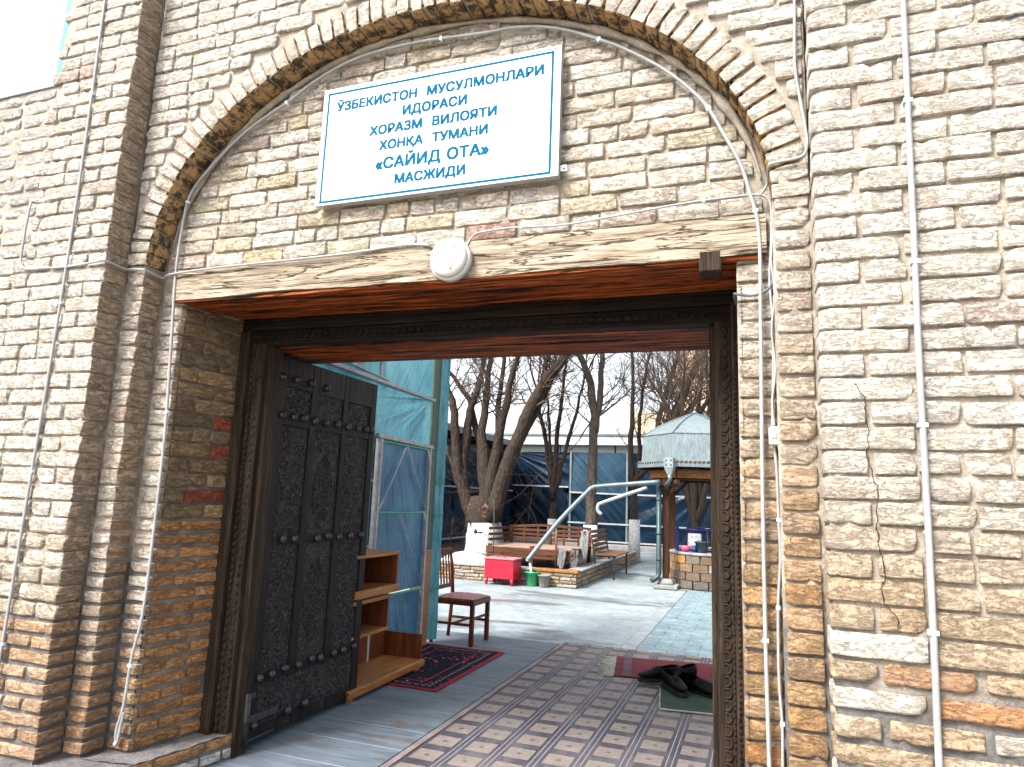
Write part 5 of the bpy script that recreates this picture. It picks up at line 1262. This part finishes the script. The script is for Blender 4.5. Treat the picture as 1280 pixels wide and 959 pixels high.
B_(MB().bar((DX0, DY1, 0.90), (-4.2, DY1, 0.95), 0.06, 0.05, bev=0.003).bar((-4.2, DY1, 0.95), (DX1, DY1, 0.925), 0.06, 0.05, bev=0.003), 'railing')
for z in (0.66, 0.76, 0.87): B_(MB().bar((DX0+0.01, DY0, z+0.02), (DX0+0.01, DY1, z), 0.028, 0.05, bev=0.003), 'railing')
for x in (-4.6, -4.3, -3.75, -3.45): B_(MB().box(x-0.02, x+0.02, DY1-0.02, DY1+0.01, 0.55, 0.92), 'baluster')
B_(MB().bar((DX1+0.01, DY0, 0.56), (DX1+0.01, DY1, 0.56), 0.03, 0.06), 'side_rail')
for k, (x, y, z0, z1) in enumerate(((-3.22, 12.56, 0.28, 0.58), (-3.44, 12.50, 0.27, 0.60), (-3.12, 12.9, 0.45, 0.92))):
    tag(MB().grid(lambda a, b: (x-0.07+(0.13+0.03*b)*a+0.03*mn.noise(Vector((b*4, a*2, k))), y-0.04+0.05*mn.noise(Vector((a*7, b*1.5, k+3))), z0+(z1-z0)*b+(1-b)*0.07*mn.noise(Vector((a*4, k*2.3, 1)))), 12, 10).grid(lambda a, b: (x-0.07+(0.13+0.03*b)*(1-a)+0.03*mn.noise(Vector((b*4, (1-a)*2, k))), y-0.028+0.05*mn.noise(Vector(((1-a)*7, b*1.5, k+3))), z0+(z1-z0)*b+(1-b)*0.07*mn.noise(Vector(((1-a)*4, k*2.3, 1)))), 12, 10).build('hanging_rag', 'cloth'),
        ('grey rag hanging over the right front corner of the day bed', 'grey rag hanging from the front rail of the day bed', 'tall grey rag draped on the right end railing of the day bed')[k], 'rag', 'rags on the day bed')
pk = tag(MB().tube([(-3.47, 12.2, 0.27), (-3.47, 12.2, 0.93)], 0.022, 8).build('wooden_stake', 'bench_slat'), 'pale wooden stake standing upright in front of the day bed', 'stake')
tag(MB().tube([(-4.72, 12.3, 0.27), (-4.73, 12.3, 1.0), (-4.76, 12.32, 1.45)], 0.010, 5).build('thin_rod', 'bark_pale'), 'thin bare rod rising in front of the day bed', 'rod')

bn = thing('slatted_bench', 'slatted brown bench with black metal legs beside the tree bed', 'bench', (-2.85, 14.1, 0))
C_ = lambda mb, nm, m='bench_slat': at_root(mb.build(nm, m, bn), bn)
for k in range(6): C_(MB().box(-3.03+0.075*k, -2.97+0.075*k, 13.40, 14.85, 0.445, 0.465, 0.003), 'seat_slat')
for k in range(5): C_(MB().bar((-3.07-0.016*k, 13.42, 0.53+0.088*k), (-3.07-0.016*k, 14.83, 0.53+0.088*k), 0.018, 0.062, bev=0.003), 'back_slat')
for y in (13.46, 14.78):
    C_(MB().bar((-2.66, y, 0), (-2.66, y, 0.44), 0.03, 0.03), 'leg', 'black_metal'); C_(MB().tube([(-3.02, y, 0), (-3.05, y, 0.45), (-3.16, y, 0.95)], 0.016, 6), 'leg', 'black_metal')
    C_(MB().bar((-3.04, y, 0.43), (-2.62, y, 0.43), 0.03, 0.025), 'cross_bar', 'black_metal')
    C_(MB().bar((-3.03, y, 0.18), (-2.66, y, 0.18), 0.02, 0.02), 'cross_bar', 'black_metal')
C_(MB().bar((-2.86, 13.46, 0.18), (-2.86, 14.78, 0.18), 0.02, 0.02), 'cross_bar', 'black_metal')

# ------------------------------------------------------------------ well with its canopy
WC = Vector((-0.93, 13.5, 0))
well = thing('stone_well', 'round well faced with brown stone tiles under the zinc canopy', 'well', WC)
MB().lathe([(0.63, 0), (0.63, 0.60), (0.5, 0.60), (0.5, 0.3)], 32).build('well_ring', 'cement', well)
MB().lathe([(0.68, 0.585), (0.69, 0.60), (0.69, 0.625), (0.68, 0.635), (0.52, 0.635), (0.50, 0.60)], 32).build('rim', 'cement', well)
rb = random.Random(17); cols = ((0.20, 0.13, 0.08), (0.30, 0.19, 0.10), (0.44, 0.23, 0.08), (0.17, 0.14, 0.11), (0.36, 0.33, 0.28), (0.25, 0.18, 0.12))
for r_ in range(4):
    for k in range(15):
        a = 2*PI*(k+0.5*(r_ % 2))/15; w = 2*0.64*math.sin(PI/15)
        V, F = rbox((w-0.016, 0.04, 0.137), (3, 1, 3), 0.006, 0.004, rb.randrange(900), 0, ('b',))
        me = bpy.data.meshes.new('stone_tile'); me.from_pydata([tuple(v) for v in V], [], F); me.materials.append(M['stone'])
        inst('stone_tile', me, well, Matrix.Rotation(a+PI/2, 4, 'Z') @ Matrix.Translation((0, -0.645, 0.075+0.145*r_)), (*jit(rb.choice(cols), .2, rb), 1))
wl = thing('windlass', 'dark blue windlass frame and roller over the well mouth', 'windlass', WC+Vector((0, 0, 0.635)))
for x in (-0.52, 0.52): MB().box(x-0.03, x+0.03, -0.235, -0.165, 0, 0.43, 0.003).build('post', 'blue_metal', wl)
rr = Matrix.Translation((0, -0.2, 0.38)) @ Matrix.Rotation(PI/2, 4, 'Y')
MB().lathe([(0.025, -0.56), (0.025, -0.36), (0.055, -0.35), (0.055, -0.02), (0.04, -0.02), (0.04, 0.06), (0.055, 0.06), (0.055, 0.42), (0.025, 0.42), (0.025, 0.6)], 14, mat=rr).build('roller', 'blue_metal', wl)
MB().tube([(0.02, -0.245, 0.36), (0.03, -0.25, 0.2), (0.0, -0.24, 0.02)], 0.008, 5).build('rope', 'dark_cable', wl)
MB().box(-0.55, 0.55, -0.22, -0.18, 0.0, 0.03).build('base_bar', 'blue_metal', wl)
MB().tube([(0.6, -0.2, 0.38), (0.62, -0.2, 0.22), (0.74, -0.2, 0.22)], 0.014, 6).build('crank', 'blue_metal', wl)
bucket((-0.98, 13.0, 0.635), 0.085, 0.125, 0.20, 'bucket_dark', 'dark slate bucket standing on the well rim')
t = thing('basin', 'pink plastic bowl on the well rim beside the blue cup', 'bowl', (-1.27, 13.03, 0.636)); MB().lathe([(0.05, 0), (0.085, 0.05), (0.095, 0.11), (0.088, 0.11), (0.045, 0.012), (0, 0.01)], 20).build('bowl', 'pink', t)
t = thing('cup', 'small dark blue mug on the well rim right of the pink bowl', 'mug', (-1.115, 12.98, 0.636)); MB().lathe([(0.045, 0), (0.05, 0.005), (0.05, 0.12), (0.045, 0.12), (0.042, 0.01), (0, 0.01)], 18).build('cup_body', 'blue_metal', t); MB().tube([(0.05, 0, 0.1), (0.085, 0, 0.09), (0.085, 0, 0.04), (0.05, 0, 0.03)], 0.007, 6).build('handle', 'blue_metal', t)

cp = thing('well_canopy', 'six sided zinc canopy with scalloped trim on brown posts over the well', 'canopy', (-1.12, 13.3, 0))
def hexpt(r, k, z): a = math.radians(192+60*k); return Vector((r*math.cos(a), r*math.sin(a), z))
def hexband(r0, z0, r1, z1, mb, sub=1):
    for k in range(6): mb.face([hexpt(r0, k, z0), hexpt(r0, k+1, z0), hexpt(r1, k+1, z1), hexpt(r1, k, z1)])
for k in range(6):
    mb = MB(); A, B, Cc, D = hexpt(0.99, k, 2.24), hexpt(0.99, k+1, 2.24), hexpt(0.955, k+1, 2.74), hexpt(0.955, k, 2.74)
    n_ = (A+B).normalized(); n_.z = 0; n_.normalize()
    mb.grid(lambda a, b: (A.lerp(B, a)).lerp(D.lerp(Cc, a), b)+n_*(0.012*mn.noise(Vector((a*4, b*2, k)))*math.sin(PI*a)), 12, 8); mb.build('drum_panel', 'zinc', cp)
    mb = MB(); E1, E2 = hexpt(0.975, k, 2.735), hexpt(0.975, k+1, 2.735); ap = Vector((0, 0, 3.20))
    mb.grid(lambda a, b: (E1.lerp(E2, a)).lerp(ap, b)+Vector((0, 0, 0.045*math.sin(PI*b)*(1-0.25*b)+0.006*mn.noise(Vector((a*4, b*3, k+9))))), 8, 12); mb.build('roof_panel', 'zinc', cp)
    e = [E1.lerp(ap, i/12)+Vector((0, 0, 0.045*math.sin(PI*i/12)*(1-0.25*i/12)+0.01)) for i in range(13)]
    MB().tube(e, 0.012, 6).build('seam', 'zinc_pipe', cp)
    # scalloped trim: band with circles hanging upwards
    tr = MB(); P0, P1 = hexpt(1.06, k, 2.135), hexpt(1.06, k+1, 2.135); nrm = (P0+P1); nrm.z = 0; nrm.normalize()
    tr.face([P0, P1, P1+Vector((0, 0, 0.055)), P0+Vector((0, 0, 0.055))])
    ns = 14
    for j in range(ns):
        c = P0.lerp(P1, (j+0.5)/ns)+Vector((0, 0, 0.075)); du = (P1-P0).normalized(); R = (P1-P0).length/ns*0.5
        ring = [c+du*(R*math.cos(a))+Vector((0, 0, R*1.05*math.sin(a))) for a in [2*PI*i/12 for i in range(13)]]
        tr.tube([p-nrm*0.004 for p in ring], 0.0085, 4, cap=False)
    tr.build('scalloped_trim', 'zinc', cp)
    w3 = MB(); w3.bar(hexpt(0.80, k, 2.02), hexpt(0.80, k+1, 2.02), 0.08, 0.15, bev=0.005); w3.build('ring_beam', 'beam_orange', cp)
    w3 = MB(); w3.bar(hexpt(0.74, k, 1.93), hexpt(0.74, k+1, 1.93), 0.07, 0.05); w3.bar(hexpt(0.2, k, 2.12), hexpt(1.03, k, 2.11), 0.06, 0.05); w3.build('rafter', 'post_wood', cp)
ev = MB(); hexband(1.06, 2.134, 0.2, 2.16, ev); hexband(1.06, 2.19, 0.985, 2.245, ev); ev.build('eave_board', 'rafter', cp)
MB().lathe([(0.05, 3.185), (0.035, 3.23), (0.0, 3.26)], 12).build('finial', 'zinc', cp)
for x, y, nm in ((-0.475, -0.5, 1), (0.52, -0.5, 0), (-0.475, 0.5, 0), (0.52, 0.5, 0)):
    MB().box(x-0.055, x+0.055, y-0.055, y+0.055, 0.17, 1.93, 0.005).build('post', 'post_wood', cp)
    MB().box(x-0.20, x+0.22, y-0.22, y+0.20, 0.0, 0.07, 0.01).lathe([(0.20, 0.07), (0.17, 0.12), (0.13, 0.17)], 4, (x, y, 0), a0=PI/4).build('plinth', 'cement', cp)
    for s in (-1, 1):
        MB().bar((x, y, 1.62), (x-math.copysign(0.3, x), y, 1.92), 0.05, 0.05).build('brace', 'post_wood', cp); break
# rain head and downpipe at the near corner
rh = hexpt(1.075, 1, 0)
hd_ = MB(); u = Vector((math.cos(math.radians(252+90)), math.sin(math.radians(252+90)), 0)); nn = Vector((math.cos(math.radians(252)), math.sin(math.radians(252)), 0))
m = Matrix((u, nn, Vector((0, 0, 1)))).transposed().to_4x4(); m.translation = Vector((rh.x, rh.y, 0))
hd_.box(-0.085, 0.085, -0.03, 0.08, 2.10, 2.28, 0.004, m)
hd_.raw([(-0.085, -0.03, 2.10), (0.085, -0.03, 2.10), (0.085, 0.08, 2.10), (-0.085, 0.08, 2.10), (-0.03, 0, 1.97), (0.03, 0, 1.97), (0.03, 0.05, 1.97), (-0.03, 0.05, 1.97)], [(0, 1, 5, 4), (1, 2, 6, 5), (2, 3, 7, 6), (3, 0, 4, 7)], False, m)
h_ = hd_.build('rain_head', 'zinc', cp)
dots = MB()
for x in (-0.045, 0.045):
    for z in (2.15, 2.23): dots.lathe([(0.016, 0.0), (0.012, 0.004), (0.0, 0.005)], 10, mat=m @ Matrix.Translation((x, 0.081, z)) @ Matrix.Rotation(-PI/2, 4, 'X'))
dots.build('punched_hole', 'tarp_dark', h_)
MB().tube([m @ Vector(p) for p in ((0, 0.025, 1.98), (0, 0.02, 1.90), (-0.08, -0.08, 1.84), (-0.18, -0.2, 1.80))], 0.036, 10).build('spout', 'zinc_pipe', cp)
MB().tube([(-0.20, -1.02, 1.86), (-0.36, -0.86, 1.84), (-0.52, -0.63, 1.80)], 0.05, 10).build('elbow', 'post_wood', cp)
MB().tube([(-0.585, -0.62, 1.82), (-0.585, -0.62, 0.26), (-0.60, -0.64, 0.19), (-0.70, -0.72, 0.13)], 0.046, 12).build('downpipe', 'teal_pipe', cp)
for z in (1.55, 0.95, 0.5): MB().lathe([(0.052, -0.02), (0.052, 0.02)], 12, (-0.585, -0.62, z)).build('collar', 'teal_pipe', cp)
dp = thing('drain_pipe', 'long bent zinc drain pipe slanting down from the canopy to the green bucket', 'pipe', (-1.70, 12.6, 1.86))
MB().tube([p-Vector((-1.70, 12.6, 1.86)) for p in smooth_path([(-1.66, 12.55, 1.865), (-2.3, 12.55, 1.80), (-2.80, 12.5, 1.745), (-2.88, 12.48, 1.72), (-2.96, 12.45, 1.655), (-3.4, 12.1, 1.10), (-3.78, 11.72, 0.50), (-3.83, 11.68, 0.41)], 4)], 0.043, 12).build('pipe', 'zinc_pipe', dp)
MB().tube([Vector(p)-Vector((-1.70, 12.6, 1.86)) for p in ((-3.79, 11.67, 0.36), (-3.75, 11.63, 0.28), (-3.74, 11.62, 0.2))], 0.018, 6).build('outlet', 'white_paint', dp)
dp = thing('drain_pipe', 'shorter pale drain pipe bent down behind the long one', 'pipe', (-2.0, 12.75, 1.75))
MB().tube([p-Vector((-2.0, 12.75, 1.75)) for p in smooth_path([(-1.95, 12.9, 1.76), (-2.4, 12.9, 1.60), (-2.80, 12.9, 1.45), (-2.87, 12.9, 1.40), (-2.87, 12.9, 1.30), (-2.80, 12.9, 1.24)], 4)], 0.034, 12).build('pipe', 'alu', dp)

# ------------------------------------------------------------------ grey paver path under the right of the view
rb = random.Random(7)
pb = struct('paver_path', MB().box(-1.38, 1.6, 7.27, 12.6, -0.03, -0.003), 'cement')
for k in range(6): MB().box(-1.36, -1.212, 7.28+0.9*k, 7.28+0.9*k+0.89, -0.03, 0.008, 0.006).build('edge_kerb', 'concrete', pb)
yk = 7.29; row = 0
while yk < 12.5:
    h = 0.2
    e = [-1.20]+[-1.20+(0.15 if row % 2 else 0.30)+0.30*i for i in range(6)]
    for x0, x1 in zip(e, e[1:]):
        MB().box(x0+0.004, x1-0.004, yk+0.004, yk+h-0.005, -0.02, rb.uniform(0.002, 0.007), 0.005).build('paver', 'paver', pb)
    yk += h; row += 1

# ------------------------------------------------------------------ far buildings behind dark tarpaulins
lw = thing('left_wing', 'low side building hung with navy tarpaulin under brown eaves at left of the trees', 'building', (-8.4, 18, 0))
L_ = lambda mb, nm, m: at_root(mb.build(nm, m, lw), lw)
L_(MB().box(-12, -8.1, 12.0, 22.3, 0, 3.1), 'wall', 'tarp_dark')
def lt(y0, y1, z0, z1, sd_, m='tarp'):
    return L_(MB().grid(lambda a, b: (-7.95+0.05*mn.noise(Vector((a*9, b*3, sd_)))+0.03*mn.noise(Vector(((a+b*0.8)*22, (a-b)*3, sd_))), y0+(y1-y0)*a, z0+(z1-z0)*b), 60, 30), 'tarpaulin', m)
lt(12.2, 17.4, 1.75, 3.02, 1); lt(12.2, 17.4, 0.1, 1.72, 2); lt(17.45, 22.2, 1.75, 3.02, 3); lt(17.45, 22.2, 0.1, 1.72, 4)
for z in (1.74, 0.35): L_(MB().bar((-7.90, 12.2, z), (-7.90, 22.2, z), 0.02, 0.045), 'batten', 'white_batten')
L_(MB().box(-12, -7.55, 12, 21.9, 3.22, 3.30).box(-7.62, -7.53, 12, 21.9, 3.16, 3.34), 'roof', 'roof_edge')
for k in range(14): L_(MB().box(-9, -7.6, 12.2+0.72*k, 12.28+0.72*k, 3.09, 3.215), 'rafter', 'rafter')
L_(MB().lathe([(0.05, 3.3), (0.05, 3.62)], 8, (-8.2, 16.6, 0)), 'vent_pipe', 'zinc')
fb = thing('rear_building', 'long low rear building with a white fascia hung with dark blue tarpaulin', 'building', (-4, 23, 0))
R_ = lambda mb, nm, m: at_root(mb.build(nm, m, fb), fb)
R_(MB().box(-10.5, 4.5, 22.75, 27, 0, 3.4), 'wall', 'tarp_dark')
R_(MB().box(-10.4, 4.5, 22.3, 22.36, 3.36, 3.64), 'fascia_board', 'fascia'); R_(MB().box(-10.4, 4.5, 22.25, 27.2, 3.645, 3.71), 'roof', 'roof_edge')
R_(MB().box(-10.4, 4.5, 22.28, 22.30, 3.33, 3.36), 'gutter_lip', 'white_batten'); R_(MB().box(-10.4, 4.5, 22.6, 22.74, 3.1, 3.34), 'upper_panel', 'fascia')
for k in range(7): R_(MB().box(-8.3+1.9*k, -8.25+1.9*k, 22.58, 22.60, 3.1, 3.34), 'bracket', 'black_metal')
def ft(x0, x1, z0, z1, sd_, m='tarp', y=22.5, fan=None):
    def fn(a, b):
        x, z = x0+(x1-x0)*a, z0+(z1-z0)*b
        d = 0.05*mn.noise(Vector((x*1.2, z*0.8, sd_)))
        if fan:
            an = math.atan2(z-fan[1], x-fan[0]); d += 0.05*mn.noise(Vector((an*10, 0.2*math.hypot(x-fan[0], z-fan[1]), sd_)))
        else: d += 0.035*mn.noise(Vector(((x+z*0.9)*6, (x-z)*0.5, sd_)))
        return (x, y+d, z)
    return R_(MB().grid(fn, 70, 40), 'tarpaulin', m)
ft(-10.2, -8.12, 1.95, 3.08, 1); ft(-8.1, -5.95, 1.9, 3.08, 2, fan=(-8.15, 3.1)); ft(-5.93, -4.05, 1.75, 3.08, 3, 'tarp_pale', 22.45); ft(-4.03, -1.2, 1.75, 3.08, 4); ft(-1.18, 4.4, 1.75, 3.08, 5)
ft(-10.2, -6.1, 0.2, 1.93, 6, 'tarp_dark'); ft(-6.08, -4.1, 0.2, 1.72, 7, 'tarp'); ft(-4.03, -1.2, 0.2, 1.72, 8, 'tarp', fan=(-1.2, 2.2)); ft(-1.18, 4.4, 0.2, 1.72, 9)
for x0, x1, z in ((-10.2, -6.0, 1.95), (-5.95, -4.05, 1.76), (-4.05, 4.4, 1.74), (-6.0, 4.4, 0.78), (-10.2, 4.4, 0.22)): R_(MB().bar((x0, 22.38, z), (x1, 22.38, z-0.02), 0.02, 0.05), 'batten', 'white_batten')
for x in (-8.1, -5.94, -4.04, -1.19): R_(MB().box(x-0.03, x+0.03, 22.40, 22.46, 0.1, 3.1), 'batten', 'roof_edge')
R_(MB().box(-10.2, 4.5, 22.0, 22.7, -0.01, 0.14, 0.01), 'step', 'cement')
br = thing('far_brick_building', 'pale sandy brick building rising behind the bare trees and the rear roof', 'building', (0, 32, 0))
at_root(MB().box(-5.6, 8, 31, 38, 0, 5.6).box(-3.4, 8, 30.8, 38.2, 5.6, 9.5).build('wall', 'far_brick', br), br)
at_root(MB().box(-3.5, 8.1, 30.7, 38.3, 9.5, 9.7).build('parapet', 'far_brick', br), br)
